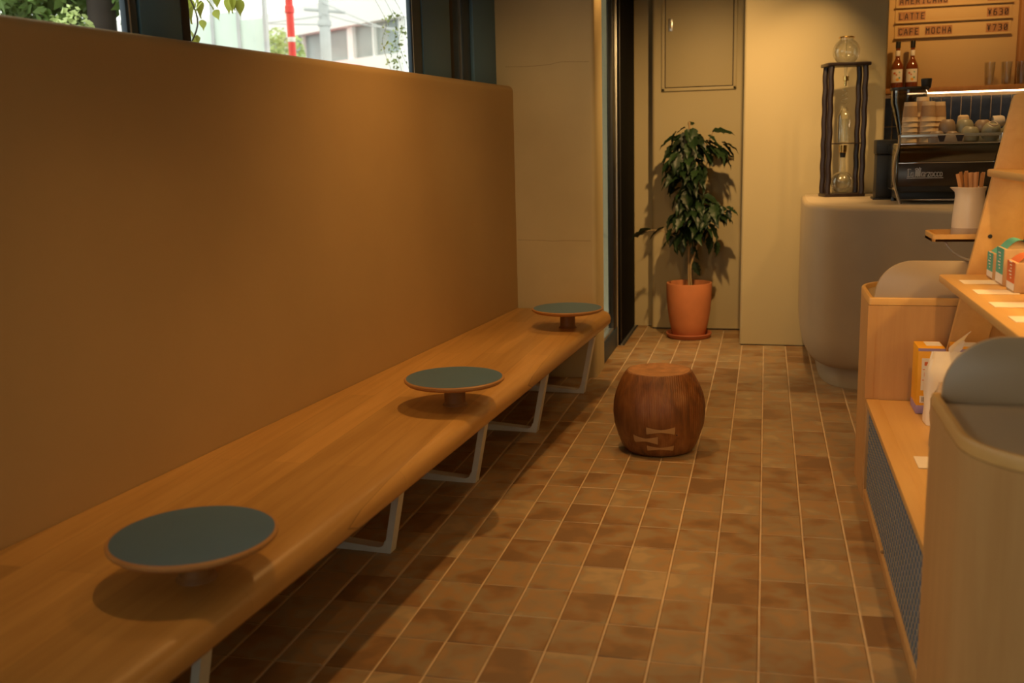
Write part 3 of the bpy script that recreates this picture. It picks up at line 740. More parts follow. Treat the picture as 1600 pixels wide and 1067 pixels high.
obj('flask_stopper', MB().lathe([(0.0, 0.262), (0.018, 0.262), (0.021, 0.296), (0.0, 0.296)], seg=20, mtx=DM), 'blackplastic', dt)
obj('lower_flask', MB().lathe(sphere_prof(0.075, 0.096, -1.3, 1.25)+[(0.022, 0.19), (0.019, 0.23), (0.019, 0.266)], seg=32, mtx=DM), 'labglass', dt)

# ------------------------------------------------------------ black appliance beside the machine, grinder behind
ap = thing('knock_box_cabinet', (0.742, 6.97, CT), 'tall matt black box appliance left of the espresso machine', 'appliance')
obj('body', MB().box(0.680, 0.792, 6.89, 7.05, CT+0.012, 1.40, 0.006), 'blackmetal', ap)
obj('head', MB().box(0.674, 0.797, 6.882, 7.055, 1.40, 1.492, 0.008), 'blackmetal', ap)
obj('foot_plate', MB().box(0.664, 0.797, 6.88, 7.05, CT, CT+0.014, 0.004), 'blackplastic', ap)
gr = thing('coffee_grinder', (0.865, 7.0, CT), 'coffee grinder with smoked glass hopper and black lid behind the cup stacks', 'grinder')
obj('body', MB().lathe([(0.0, 0.0), (0.068, 0.0), (0.072, 0.01), (0.068, 0.35), (0.0, 0.36)], (0.885, 6.985, CT), 24), 'blackmetal', gr)
obj('hopper', MB().lathe([(0.050, 0.36), (0.058, 0.42), (0.088, 0.54), (0.106, 0.60), (0.108, 0.675)], (0.865, 6.985, CT), 32), 'hopperglass', gr)
obj('beans', MB().lathe([(0.0, 0.365), (0.048, 0.365), (0.055, 0.42), (0.080, 0.52), (0.0, 0.53)], (0.865, 6.985, CT), 24), 'ink', gr)
obj('hopper_lid', MB().lathe([(0.0, 0.676), (0.110, 0.676), (0.114, 0.682), (0.112, 0.694), (0.0, 0.698)], (0.865, 6.985, CT), 32), 'blackplastic', gr)
tp = thing('black_tamper', (0.968, 7.0, CT+0.698), 'small black knob-shaped tamper behind the grinder lid', 'tamper')
obj('handle', MB().lathe([(0.0, 0.005), (0.026, 0.0), (0.029, 0.008), (0.034, 0.055), (0.030, 0.060), (0.0, 0.060)], (0.967, 7.0, CT+0.692-0.006), 24), 'blackplastic', tp)
obj('neck', MB().lathe([(0.0, 0.0), (0.02, 0.0), (0.02, 0.02), (0.0, 0.02)], (0.967, 7.0, CT+0.676), 16), 'blackplastic', tp)

# ------------------------------------------------------------ espresso machine
MX0, MX1, MY0, MY1 = 0.745, 1.275, 6.34, 6.80
em = thing('espresso_machine', (1.0, 6.55, CT), 'espresso machine with dark brown rear panel and polished steel top on the counter', 'espresso machine')
obj('back_panel', MB().box(MX0, MX1, MY0, MY0+0.02, 1.222, 1.352, 0.003), 'machinebrown', em)
obj('body', MB().box(MX0, MX1, MY0+0.02, MY1, 1.19, 1.45, 0.004), 'blackmetal', em)
obj('trim_line', MB().box(MX0, MX1, MY0-0.006, MY0+0.015, 1.352, 1.358, 0.002), 'chrome', em)
obj('upper_panel', MB().prism([(MY0, 1.358), (MY0+0.05, 1.358), (MY0+0.05, 1.462), (MY0-0.028, 1.462), (MY0-0.030, 1.448)], MX0+0.005, MX1-0.005, 'x'), 'mirror', em)
obj('cup_deck', MB().box(MX0-0.01, MX1+0.01, MY0-0.03, MY1, 1.460, 1.468, 0.003), 'chrome', em)
obj('lower_panel', MB().box(MX0+0.01, MX1-0.01, MY0+0.03, MY0+0.06, 1.185, 1.222, 0.002), 'blackplastic', em)
obj('drip_base', MB().box(MX0+0.02, MX1-0.02, MY0+0.12, MY1-0.02, 1.140, 1.188, 0.003), 'blackmetal', em)
rl = obj('cup_rail', MB().box(MX0-0.005, MX1+0.01, MY0-0.034, MY0-0.029, 1.500, 1.517, 0.0015), 'steel', em)
for x in (MX0-0.002, MX1-0.004): obj('rail_post', MB().box(x, x+0.008, MY0-0.034, MY0-0.026, 1.466, 1.502, 0.001), 'steel', rl)
for sx, xx in ((-1, MX0-0.008), (1, MX1+0.008)):
    pth = smooth_path([(xx+0.004, MY0-0.03, 1.515), (xx+0.004, MY0-0.028, 1.46), (xx-0.010, MY0-0.022, 1.39), (xx-0.016, MY0-0.015, 1.32), (xx-0.012, MY0-0.012, 1.25), (xx+0.006, MY0-0.02, 1.18), (xx+0.026, MY0-0.03, CT+0.004)], 5)
    obj('side_leg', MB().tube(pth, 0.0085, 10), 'chrome', em)
    obj('side_panel', MB().box(xx-0.004, xx+0.008, MY0+0.0, MY1, 1.20, 1.46, 0.002), 'mirror', em)
for xx in (MX0+0.03, MX1-0.03): obj('foot', MB().lathe([(0.0, 0.0), (0.018, 0.0), (0.014, 0.026), (0.0, 0.026)], (xx, MY1-0.05, CT), 16), 'blackplastic', em)
bd = obj('badge_plate', MB().box(0.948, 1.085, MY0-0.038, MY0-0.033, 1.468, 1.512, 0.002), 'panelgrey', em)
for bx in (0.966, 1.062): obj('badge_triangle', MB().prism([(bx-0.022, 1.508), (bx+0.022, 1.508), (bx+0.012, 1.473), (bx-0.010, 1.473)], MY0-0.0405, MY0-0.0375, 'y'), 'ink', bd)

def stroke(m, pts, ox, oz, sx, sz, y, th):
    for (a, b), (c, d_) in zip(pts, pts[1:]):
        p0 = Vector((ox+a*sx, 0, oz+b*sz)); p1 = Vector((ox+c*sx, 0, oz+d_*sz)); dd = (p1-p0)
        L = dd.length
        if L < 1e-6: continue
        u = dd/L; n = Vector((-u.z, 0, u.x))*th/2; e = u*th*0.35
        m.prism([((p0-e+n).x, (p0-e+n).z), ((p1+e+n).x, (p1+e+n).z), ((p1+e-n).x, (p1+e-n).z), ((p0-e-n).x, (p0-e-n).z)], y-0.0012, y, 'y')
# maker's lettering on the rear panel, drawn as raised strokes
LG = {
    'l': (2.2, [[(0.2, 0), (0.5, 0.8), (0.6, 6.3), (0.0, 5.6)], [(0.6, 6.3), (2.3, 6.0)], [(0, 0), (1.8, 0.15)]]),
    'a': (2.4, [[(2, 3.4), (0.5, 3.4), (0.3, 0.3), (1.7, 0.3), (2, 3.4)], [(2, 3.4), (2.0, 0)]]),
    'M': (4.4, [[(0.2, 0), (0.5, 5.6), (0, 6.3), (1.4, 6.8), (2.0, 5.0), (2.0, 0)], [(2.0, 5.2), (3.0, 7.2), (4.0, 6.6), (3.6, 5.0), (3.6, 0)], [(0.5, 5.6), (1.2, 5.0), (1.2, 0.4)], [(2.8, 6.4), (2.8, 0.4)]]),
    'r': (1.9, [[(0.3, 0), (0.3, 3.4)], [(0.3, 2.2), (1.7, 3.3)]]),
    'z': (2.2, [[(0.2, 3.3), (1.9, 3.3), (0.3, 0.1), (2.0, 0.1)]]),
    'o': (2.3, [[(0.3, 0.6), (0.3, 2.8), (1.0, 3.4), (1.8, 2.8), (1.8, 0.6), (1.0, 0.1), (0.3, 0.6)]]),
    'c': (2.1, [[(1.8, 3.1), (1.0, 3.4), (0.3, 2.8), (0.3, 0.6), (1.0, 0.1), (1.8, 0.4)]]),
    ' ': (0.9, []),
}
lm = MB(); cxp = 0.0; word = 'la Marzocco'; unit = 0.0074
tot = sum(LG[c][0] for c in word); lx0 = 0.797; kx = 0.192/tot
for c in word:
    w, st_ = LG[c]
    for s_ in st_: stroke(lm, s_, lx0+cxp*kx, 1.277, kx, unit*0.95, MY0-0.0003, 0.0042)
    cxp += w
stroke(lm, [(0, 0), (1, 0)], lx0-0.002, 1.269, 0.196, 1, MY0-0.0003, 0.0035)
obj('lettering', lm, 'logo', em, smooth=False)['label'] = 'silver maker lettering with an underline'

# cups on the machine
Z0 = 1.4685
def paper_stack(x, y, n, label, sleeve=True, r=0.043):
    t = thing('paper_cup_stack', (x, y, Z0), label, 'paper cups', 'stacks of upturned paper cups on the machine')
    for k in range(n):
        z = k*0.030; top_ = k == n-1
        h_ = 0.115
        o = obj('cup', MB().lathe([(r*1.03, z), (r*1.05, z+0.004), (r*1.0, z+0.008), (r*0.97, z+0.03), (r*0.80, z+h_), (r*0.74, z+h_), (r*0.72, z+h_-0.006), (0.0, z+h_-0.006)], (x, y, Z0), 28), 'papercup', t)
        if top_ and sleeve:
            obj('sleeve', MB().lathe([(r*0.975, z+0.030), (r*0.99, z+0.030), (r*0.855, z+0.092), (r*0.84, z+0.092)], (x, y, Z0), 28), 'sleeve', o)
    return t
paper_stack(0.812, 6.46, 5, 'leftmost stack of upturned paper cups with a brown sleeve on the espresso machine')
paper_stack(0.910, 6.46, 5, 'second stack of upturned paper cups from the left on the espresso machine')
paper_stack(0.892, 6.565, 6, 'tallest stack of upturned paper cups standing behind the front two', True)
paper_stack(0.985, 6.58, 5, 'rear stack of upturned paper cups nearest the stoneware cups', True)
def stone_cup(x, y, z, label, r=0.045, h_=0.062, m='stoneware', tilt=(0, 0), foot=False):
    t = thing('stoneware_cup', (0, 0, 0), label, 'cup', 'stoneware cups on the espresso machine')
    obj('bowl', MB().lathe([(r*0.95, 0.0), (r, 0.0), (r*1.02, h_*0.3), (r*0.97, h_*0.58), (r*0.82, h_*0.84), (r*0.62, h_*0.97), (r*0.5, h_), (0.0, h_)], seg=28), m, t)
    if foot: obj('foot_ring', MB().lathe([(r*0.36, h_-0.002), (r*0.36, h_+0.005), (r*0.48, h_+0.005), (r*0.50, h_-0.002)], seg=28), 'ceramicfoot', t)
    t.location = (x, y, z); t.rotation_euler = (tilt[0], tilt[1], 0)
stone_cup(0.948, 6.365, Z0, 'brown upturned cup at the front left of the cup row', 0.043, 0.066, 'stoneware2')
stone_cup(1.031, 6.365, Z0, 'brown upturned cup behind the badge in the front row', 0.038, 0.062, 'stoneware2')
stone_cup(1.020, 6.475, Z0+0.0555, 'grey-brown upturned cup raised in the second row, left one', 0.046, 0.075, 'stoneware2')
stone_cup(1.118, 6.49, Z0+0.0555, 'grey upturned cup raised in the second row, right one', 0.048, 0.072)
stone_cup(1.020, 6.475, Z0, 'grey cup at the bottom of the second row, left one', 0.046, 0.055)
stone_cup(1.118, 6.49, Z0, 'grey cup at the bottom of the second row, right one', 0.046, 0.055)
stone_cup(1.124, 6.382, Z0+0.006, 'large grey-green bowl cup leaning beside the badge', 0.051, 0.080, 'stoneware', (0.0, 0.12))
stone_cup(1.236, 6.390, Z0+0.028, 'tilted grey-green cup showing its round foot ring', 0.050, 0.080, 'stoneware', (0.55, 0.1), True)
stone_cup(1.340, 6.400, Z0+0.020, 'grey-green cup at the right end beside the oak board', 0.048, 0.074, 'stoneware', (0.3, 0.1), True)
stone_cup(1.215, 6.495, Z0, 'grey cup at the bottom of the second row, third from the left', 0.046, 0.055)
stone_cup(1.215, 6.495, Z0+0.0555, 'brown cup raised behind the tilted cups', 0.045, 0.068, 'stoneware2')
t = thing('cup_pile', (1.13, 6.62, Z0), 'small pile of pale paper cups behind the stoneware', 'cups')
for k, (dx, z, r_) in enumerate(((0.0, 0.0, 0.045), (0.0, 0.05, 0.043), (0.0, 0.095, 0.036))):
    obj('cup', MB().lathe([(r_*0.9, 0), (r_, 0.003), (r_*0.85, 0.052), (r_*0.6, 0.06), (0, 0.06)], (1.13, 6.62, Z0+z), 24), 'papercup', t)
t = thing('cream_cup', (1.31, 6.53, Z0), 'cream cup lying on its side at the back right of the cups', 'cup')
obj('bowl', MB().lathe([(0.034, 0.0), (0.036, 0.002), (0.032, 0.05), (0.024, 0.062), (0, 0.062)], seg=24, mtx=Matrix.Translation((1.275, 6.53, Z0+0.108)) @ Matrix.Rotation(1.45, 4, 'Y')), 'ceramic', t)
obj('support_cup', MB().lathe([(0.040, 0.0), (0.042, 0.002), (0.038, 0.06), (0.030, 0.072), (0, 0.072)], (1.31, 6.53, Z0), 24), 'stoneware', t)

# ------------------------------------------------------------ back bar: menu, shelf, bottles, tiles
row_h = 0.215
for c in range(17):
    for r in range(4):
        x0 = 0.800+c*0.0700; z1 = 1.800-r*0.2165
        obj('tile', MB().box(x0, x0+0.0655, 8.488, 8.502, z1-0.212, z1, 0.0025, 1), 'navy', bar_wall)
sh = thing('back_shelf', (1.3, 8.38, 1.83), 'long orange wood wall shelf carrying the syrup bottles and glasses', 'shelf')
obj('board', MB().box(0.803, 2.6, 8.28, 8.499, 1.826, 1.864, 0.003), 'cabwood', sh)
tag(obj('shelf_light', MB().box(1.02, 2.6, 8.30, 8.318, 1.8195, 1.8255, 0.002), 'led'), 'glowing warm light strip fixed under the wall shelf above navy tiles', 'light')
mw = thing('menu_board', (1.3, 8.48, 1.88), 'cream menu wall panel with three ledges of brown letter tiles', 'menu board')
obj('panel', MB().box(0.803, 1.785, 8.470, 8.4955, 1.866, 2.99, 0.002), 'menuwall', mw)
CH = {'A': [[(0, 0), (0.6, 3.6), (2, 6), (3.4, 3.6), (4, 0)], [(0.4, 2), (3.6, 2)]], 'M': [[(0, 0), (0, 6), (2, 3.2), (4, 6), (4, 0)]], 'E': [[(4, 6), (0, 6), (0, 0), (4, 0)], [(0, 3), (3.2, 3)]],
      'R': [[(0, 0), (0, 6), (3.4, 6), (4, 5), (4, 3.6), (3.4, 2.8), (0, 2.8)], [(2, 2.8), (4, 0)]], 'I': [[(2, 0), (2, 6)], [(0.8, 0), (3.2, 0)], [(0.8, 6), (3.2, 6)]],
      'C': [[(4, 5), (3.2, 6), (0.8, 6), (0, 5), (0, 1), (0.8, 0), (3.2, 0), (4, 1)]], 'N': [[(0, 0), (0, 6), (4, 0), (4, 6)]], 'O': [[(0.8, 0), (0, 1), (0, 5), (0.8, 6), (3.2, 6), (4, 5), (4, 1), (3.2, 0), (0.8, 0)]],
      'L': [[(0, 6), (0, 0), (4, 0)]], 'T': [[(0, 6), (4, 6)], [(2, 6), (2, 0)]], 'F': [[(4, 6), (0, 6), (0, 0)], [(0, 3), (3.2, 3)]], 'H': [[(0, 0), (0, 6)], [(4, 0), (4, 6)], [(0, 3), (4, 3)]],
      'Y': [[(0, 6), (2, 3.4), (4, 6)], [(2, 3.4), (2, 0)], [(0.6, 2.9), (3.4, 2.9)], [(0.6, 1.7), (3.4, 1.7)]],
      '6': [[(3.6, 6), (1.2, 6), (0, 4), (0, 1), (0.8, 0), (3.2, 0), (4, 1), (4, 2.4), (3.2, 3.3), (0.3, 3.3)]], '3': [[(0, 6), (3.2, 6), (4, 5), (4, 4), (3.2, 3.2), (1.4, 3.2)], [(3.2, 3.2), (4, 2.4), (4, 1), (3.2, 0), (0, 0)]],
      '0': [[(0.8, 0), (0, 1), (0, 5), (0.8, 6), (3.2, 6), (4, 5), (4, 1), (3.2, 0), (0.8, 0)], [(0.6, 1), (3.4, 5)]], '7': [[(0, 6), (4, 6), (1.6, 0)]]}
def word_tiles(text, x, z):
    for i, c in enumerate(text):
        if c == ' ': continue
        x0 = x+i*0.0385
        tl = obj('letter_tile', MB().box(x0, x0+0.036, 8.4575, 8.4625, z, z+0.068, 0.001, 1), 'lettertile', mw)
        if c == '_': continue
        m = MB()
        for s_ in CH[c]: stroke(m, s_, x0+0.0085, z+0.014, 0.0048, 0.0068, 8.4574, 0.0058)
        obj('letter', m, 'ink', tl, smooth=False)
for z, name, price in ((2.236, 'CAFE MOCHA', 'Y730'), (2.347, 'LATTE', 'Y630'), (2.458, 'AMERICANO', '____')):
    obj('ledge', MB().box(0.925, 1.735, 8.436, 8.470, z, z+0.012, 0.001), 'menuwall', mw)
    obj('ledge_lip', MB().box(0.925, 1.735, 8.436, 8.440, z+0.012, z+0.016), 'menuwall', mw)
    obj('backing_strip', MB().box(0.925, 1.735, 8.4625, 8.470, z+0.012, z+0.100, 0.001), 'menuwall', mw)
    word_tiles(name, 0.948, z+0.016); word_tiles(price, 1.565, z+0.016)
tag(obj('cabinet_side', MB().box(1.786, 1.835, 8.39, 8.498, 1.865, 2.99, 0.002), 'cabwood'), 'upright orange wood cabinet side at the right of the menu', 'cabinet')
def bottle(x, label):
    t = thing('syrup_bottle', (0, 0, 0), label, 'bottle', 'syrup bottles on the wall shelf')
    obj('glass_body', MB().lathe([(0.0, 0.0), (0.043, 0.0), (0.045, 0.006), (0.045, 0.150), (0.040, 0.175), (0.022, 0.208), (0.0155, 0.222), (0.0145, 0.30), (0.0, 0.30)], seg=32), 'syrup', t)
    obj('neck_foil', MB().lathe([(0.0165, 0.238), (0.0172, 0.240), (0.0170, 0.275), (0.0160, 0.278)], seg=24), 'whitelabel', t)
    obj('cap', MB().lathe([(0.0, 0.345), (0.017, 0.345), (0.018, 0.340), (0.018, 0.296), (0.0, 0.296)], seg=24), 'blackplastic', t)
    rows = [[(0.0456*math.cos(a), 0.0456*math.sin(a), z) for a in [(-PI/2-0.15)-1.0+2.0*k/12 for k in range(13)]] for z in (0.045, 0.140)]
    lb = obj('label', MB().grid(rows), 'whitelabel', t)
    for (u, z, r_, m) in ((-0.35, 0.112, 0.008, 'orange'), (0.12, 0.065, 0.011, 'yellow'), (0.42, 0.078, 0.007, 'teal'), (-0.05, 0.10, 0.006, 'orange'), (0.42, 0.118, 0.005, 'teal')):
        a = -PI/2-0.15+u
        mt_ = Matrix.Translation((0.0462*math.cos(a), 0.0462*math.sin(a), z)) @ Matrix.Rotation(a, 4, 'Z') @ Matrix.Rotation(PI/2, 4, 'Y')
        obj('fruit_print', MB().lathe([(0.0, -0.0003), (r_, -0.0003), (r_, 0.0006), (0.0, 0.0006)], seg=12, mtx=mt_), m, lb)
    t.location = (x, 8.36, 1.8645)
bottle(0.944, 'left amber syrup bottle with a fruit label and black cap on the wall shelf')
bottle(1.048, 'right amber syrup bottle with a fruit label and black cap on the wall shelf')
for x, w_ in ((1.585, 'leftmost of three clear tumblers on the wall shelf, below the letter ledges'), (1.70, 'middle one of three clear tumblers on the wall shelf'), (1.80, 'rightmost clear tumbler in front of the orange cabinet side')):
    t = tag(obj('tumbler', MB().lathe([(0.0, 0.0), (0.027, 0.0), (0.030, 0.004), (0.037, 0.165), (0.0355, 0.165), (0.028, 0.010), (0.0, 0.010)], seg=28, loc=None) if False else MB().lathe([(0.0, 0.0), (0.027, 0.0), (0.030, 0.004), (0.037, 0.165), (0.0355, 0.165), (0.028, 0.010), (0.0, 0.010)], (x, 8.34, 1.8645), 28), 'drinkglass', None, True, (x, 8.34, 1.8645)), w_, 'glass', 'tumblers on the wall shelf')

# ------------------------------------------------------------ display unit between two bin pods
XL = 0.428
du = thing('display_plinth', (0.9, 3.5, 0), 'low pale oak display plinth with a blue perforated front between the two pods', 'display unit')
obj('top_board', MB().box(XL-0.004, 1.55, 2.70, 4.325, 0.412, 0.436, 0.003), 'oakshelf', du)
obj('top_lip', MB().box(XL-0.004, XL+0.045, 2.70, 4.325, 0.436, 0.4375, 0.0005), 'oakshelf', du)
obj('carcass', MB().box(XL+0.05, 1.55, 2.72, 4.32, 0.03, 0.411), 'oakply', du)
obj('base_rail', MB().box(XL-0.002, XL+0.05, 2.70, 4.325, 0.0, 0.045, 0.003), 'oakply', du)
obj('end_post', MB().box(XL-0.002, XL+0.05, 2.70, 2.726, 0.045, 0.412, 0.002), 'oakply', du)
obj('end_post', MB().box(XL-0.002, XL+0.05, 4.29, 4.325, 0.045, 0.412, 0.002), 'oakply', du)
obj('door_rail', MB().box(XL-0.004, XL+0.008, 3.62, 4.29, 0.045, 0.058, 0.002), 'oakply', du)
pf = obj('perforated_panel', MB().box(XL+0.008, XL+0.020, 2.726, 4.29, 0.045, 0.412), 'bluepanel', du)
dm = MB(); k = 0
yy = 2.75
while yy < 4.27:
    zz = 0.062+(0.0275 if k % 2 else 0)
    while zz < 0.402:
        dm.box(XL+0.0065, XL+0.0085, yy-0.0065, yy+0.0065, zz-0.008, zz+0.008)
        zz += 0.055
    yy += 0.020; k += 1
o = obj('perforation', dm, 'dots', pf, smooth=False); o['kind'] = 'stuff'

def pod(y0, y1, far, name, label):
    t = thing(name, (0.8, (y0+y1)/2, 0), label, 'waste station')
    x0, x1 = XL-0.008, 1.30
    rr = 0.23
    radii = (0.012, 0.012, rr, rr) if far else (rr, rr, 0.012, 0.012)
    out = rounded_rect(x0, x1, y0, y1, radii, 14)
    inn = rounded_rect(x0+0.020, x1-0.020, y0+0.020, y1-0.020, tuple(max(0.004, r-0.020) for r in radii), 14)
    H = 0.862
    n = len(out)
    # veneered wall
    obj('wall_panel', MB().prism(out, 0.0, H-0.032), 'oakply', t)
    m = bmesh.new()
    V = lambda pts, z: [m.verts.new((a, b, z)) for a, b in pts]
    sm = rounded_rect(x0+0.004, x1-0.004, y0+0.004, y1-0.004, tuple(max(0.004, r-0.004) for r in radii), 14)
    si = rounded_rect(x0+0.016, x1-0.016, y0+0.016, y1-0.016, tuple(max(0.004, r-0.016) for r in radii), 14)
    rings = [V(out, H-0.030), V(out, H-0.005), V(sm, H), V(si, H), V(inn, H-0.005), V(inn, H-0.030)]
    for a, b in zip(rings, rings[1:]):
        for i in range(n): m.faces.new((a[i], a[(i+1) % n], b[(i+1) % n], b[i]))
    for i in range(n): m.faces.new((rings[-1][i], rings[-1][(i+1) % n], rings[0][(i+1) % n], rings[0][i]))
    bmesh.ops.recalc_face_normals(m, faces=m.faces)
    mb = MB(); mb.bm.free(); mb.bm = m
    obj('rim', mb, 'oakshelf', t, ang=0.7)
    obj('grey_top', MB().prism(inn, H-0.0315, H-0.020), 'panelgrey', t)
    yp = y0+0.012 if far else y1-0.030
    poly = rounded_rect(x0+0.022, x1-0.022, H-0.020, H+0.150, (0, 0, 0.145, 0.145), 12)
    poly = [(a, b) for a, b in poly]
    obj('back_guard', MB().prism(poly, yp, yp+0.018, 'y', 0.003), 'panelgrey', t)['label'] = 'upright grey guard with rounded corners'
    return t
pod(4.330, 4.90, True, 'waste_station', 'far pale oak waste station with a rounded grey guard, behind the display')
pod(2.10, 2.695, False, 'waste_station', 'near pale oak waste station with rounded front and recessed grey top, bottom right')
# joint line on the far pod's front
obj('front_post', MB().box(XL-0.010, XL+0.022, 4.3262, 4.3296, 0.44, 0.83), 'oakply', bpy.data.objects['waste_station'])

# tapered oak uprights and shelves
rack = thing('shelf_rack', (0.9, 3.5, 0.437), 'pale oak shelf rack with tapered leaning side boards standing on the display plinth', 'shelf rack')
def upright(y0, y1):
    left = [(0.678, 0.4375), (0.902, 1.63)]
    poly = [left[0], (0.800, 0.4375), (1.100, 1.60), (1.095, 1.64), (1.080, 1.655), (0.925, 1.655), (0.908, 1.648)]
    return MB().prism([poly[0]]+poly[1:]+[left[1]], y0, y1, 'y', 0.004)
for y0, y1 in ((4.282, 4.310), (2.73, 2.758)): obj('side_board', upright(y0, y1), 'oakboard' if 'oakboard' in MT else 'oakshelf', rack)
obj('shelf', MB().prism(rounded_rect(0.672, 1.30, 2.76, 4.281, (0.02, 0, 0, 0.02), 5), 0.938, 0.966, 'z', 0.004), 'oakshelf', rack)
obj('shelf', MB().prism(rounded_rect(0.822, 1.35, 2.76, 4.281, (0.03, 0, 0, 0.03), 6), 1.346, 1.374, 'z', 0.006), 'oakshelf', rack)
for (x, z) in ((0.852, 1.115), (1.05, 1.25), (1.02, 1.49)):
    obj('screw_cap', MB().lathe([(0.0, 0.0), (0.008, 0.0), (0.008, 0.003), (0.0, 0.004)], seg=14, mtx=Matrix.Translation((x, 4.2815, z)) @ Matrix.Rotation(PI/2, 4, 'X')), 'blackmetal', rack)
# small tray ledge behind the far upright
tr = thing('tray_ledge', (0.75, 4.47, 1.09), 'small raised-rim oak tray ledge fixed behind the rack upright', 'tray')
o2 = rounded_rect(0.652, 1.0, 4.345, 4.60, (0.012, 0.01, 0.05, 0.06), 6)
obj('tray_base', MB().prism(o2, 1.088, 1.098), 'oakshelf', tr)
rimm = MB()
i2 = rounded_rect(0.664, 0.988, 4.357, 4.588, (0.004, 0.004, 0.04, 0.05), 6)
m = bmesh.new(); n = len(o2)
A_, B_, C_, D_ = [[m.verts.new((a, b, z)) for a, b in P_] for P_, z in ((o2, 1.088), (o2, 1.117), (i2, 1.117), (i2, 1.098))]
for a, b in ((A_, B_), (B_, C_), (C_, D_)):
    for i in range(n): m.faces.new((a[i], a[(i+1) % n], b[(i+1) % n], b[i]))
bmesh.ops.recalc_face_normals(m, faces=m.faces)
rimm.bm.free(); rimm.bm = m
obj('tray_rim', rimm, 'oakshelf', tr)
obj('slat', MB().box(0.67, 0.98, 4.46, 4.49, 1.0985, 1.106, 0.002), 'cabwood', tr)
obj('bracket_rod', MB().tube(smooth_path([(0.705, 4.40, 1.088), (0.735, 4.38, 1.045), (0.775, 4.34, 1.022), (0.80, 4.325, 1.018)], 5), 0.004, 8), 'steel', tr)
pi_ = thing('ceramic_pitcher', (0.805, 4.47, 1.1065), 'cream ceramic pitcher with a spout and unglazed foot on the tray', 'pitcher')
def pitch_spout():
    b = MB(); seg = 40
    prof_ = [(0.0, 0.028), (0.064, 0.028), (0.064, 0.05), (0.060, 0.11), (0.056, 0.155), (0.056, 0.172), (0.062, 0.190), (0.060, 0.192), (0.053, 0.17), (0.053, 0.06), (0.0, 0.055)]
    def wb(i, z):
        a = 2*PI*i/seg
        return 1+(0.28*max(0, (z-0.167)/0.025)*max(0, math.cos(a-PI*1.02))**14 if z > 0.167 else 0)
    b.lathe(prof_, (0.805, 4.47, 1.1065), seg, wob=wb)
    return b
obj('body', pitch_spout(), 'ceramic', pi_)
obj('foot', MB().lathe([(0.0, 0.0), (0.064, 0.0), (0.0655, 0.004), (0.065, 0.029), (0.0, 0.029)], (0.805, 4.47, 1.1065), 40), 'ceramicfoot', pi_)
for i in range(13):
    a = random.uniform(0, 2*PI); rr = random.uniform(0.0, 0.036)
    bx, by = 0.805+rr*math.cos(a), 4.47+rr*math.sin(a)*0.8
    tx = -0.27+0.36*(i/12)
    mtx = Matrix.Translation((0.787+0.050*i/12, 4.47+((i*5) % 13-6)*0.0045, 1.190)) @ Matrix.Rotation(tx*0.85, 4, 'Y') @ Matrix.Rotation(random.uniform(-0.1, 0.1), 4, 'X') @ Matrix.Rotation(random.uniform(-0.5, 0.5), 4, 'Z')
    tag(obj('wooden_stirrer', MB().box(-0.0065, 0.0065, -0.001, 0.001, 0, 0.172+random.uniform(-0.012, 0.004), 0.0005, 1, mtx=mtx), 'stick', None, True, tuple(mtx.to_translation())), ('leftmost', 'second', 'third', 'fourth', 'fifth', 'sixth', 'middle', 'eighth', 'ninth', 'tenth', 'eleventh', 'twelfth', 'rightmost')[i]+' brown wooden stirrer, counted from the left, in the cream pitcher', 'stirrer', 'wooden stirrers in the pitcher')

# coffee bags on the middle shelf
def coffee_bag(x, y, z, w, d_, h_, col, label, roll=0.018):
    t = thing('coffee_bag', (0, 0, 0), label, 'coffee bag', 'folded coffee bags on the middle shelf')
    hb = h_*0.78
    obj('kraft_body', MB().box(0, w, 0, d_, 0, hb, 0.006), 'kraft', t)
    # gabled top folding over to a rolled crest
    rows = []
    for k in range(9):
        a = PI*k/8
        zz = hb-0.006+(h_-hb)*math.sin(a)
        rows.append([(0.004+(w-0.008)*(k/8), 0.004, zz), (0.004+(w-0.008)*(k/8), d_-0.004, zz*1.0)])
    m = MB(); m.grid(rows)
    obj('top_fold', m, col, t)
    gab = MB()
    for yy_ in (0.012, d_-0.006):
        gab.grid([[(0.006+(w-0.012)*(k/8), yy_, hb-0.01) for k in range(9)], [(0.006+(w-0.012)*(k/8), yy_+0.014*math.sin(PI*k/8)*(1 if yy_ < d_/2 else -1), hb-0.004+(h_-hb-0.006)*math.sin(PI*k/8)) for k in range(9)]])
    obj('gable', gab, 'kraft', t)
    sp_ = obj('side_print', MB().box(-0.0012, 0.0004, 0.005, d_-0.005, h_*0.24, hb, 0.0003, 1), col, t)
    obj('white_band', MB().box(-0.0012, 0.0004, 0.005, d_-0.005, 0.008, h_*0.24, 0.0003, 1), 'whitelabel', t)
    tx_ = MB()
    for q in range(6): tx_.box(-0.0022, -0.0011, d_*0.38, d_*(0.50+0.1*((q*7) % 3)), h_*0.34+q*0.011, h_*0.34+q*0.011+0.004)
    obj('print_lines', tx_, 'whitelabel', sp_, smooth=False)
    t.location = (x, y, z)
coffee_bag(0.832, 4.10, 0.9665, 0.10, 0.105, 0.128, 'teal', 'smallest teal-topped coffee bag at the far end of the middle shelf')
coffee_bag(0.832, 3.93, 0.9665, 0.105, 0.120, 0.172, 'teal', 'tall teal-topped coffee bag, second on the middle shelf')
coffee_bag(0.832, 3.75, 0.9665, 0.095, 0.120, 0.135, 'orange', 'orange-topped coffee bag in front of the tall teal one')
coffee_bag(0.850, 3.50, 0.9665, 0.10, 0.135, 0.170, 'redprint', 'brick-red coffee bag cut by the right edge of the photo')
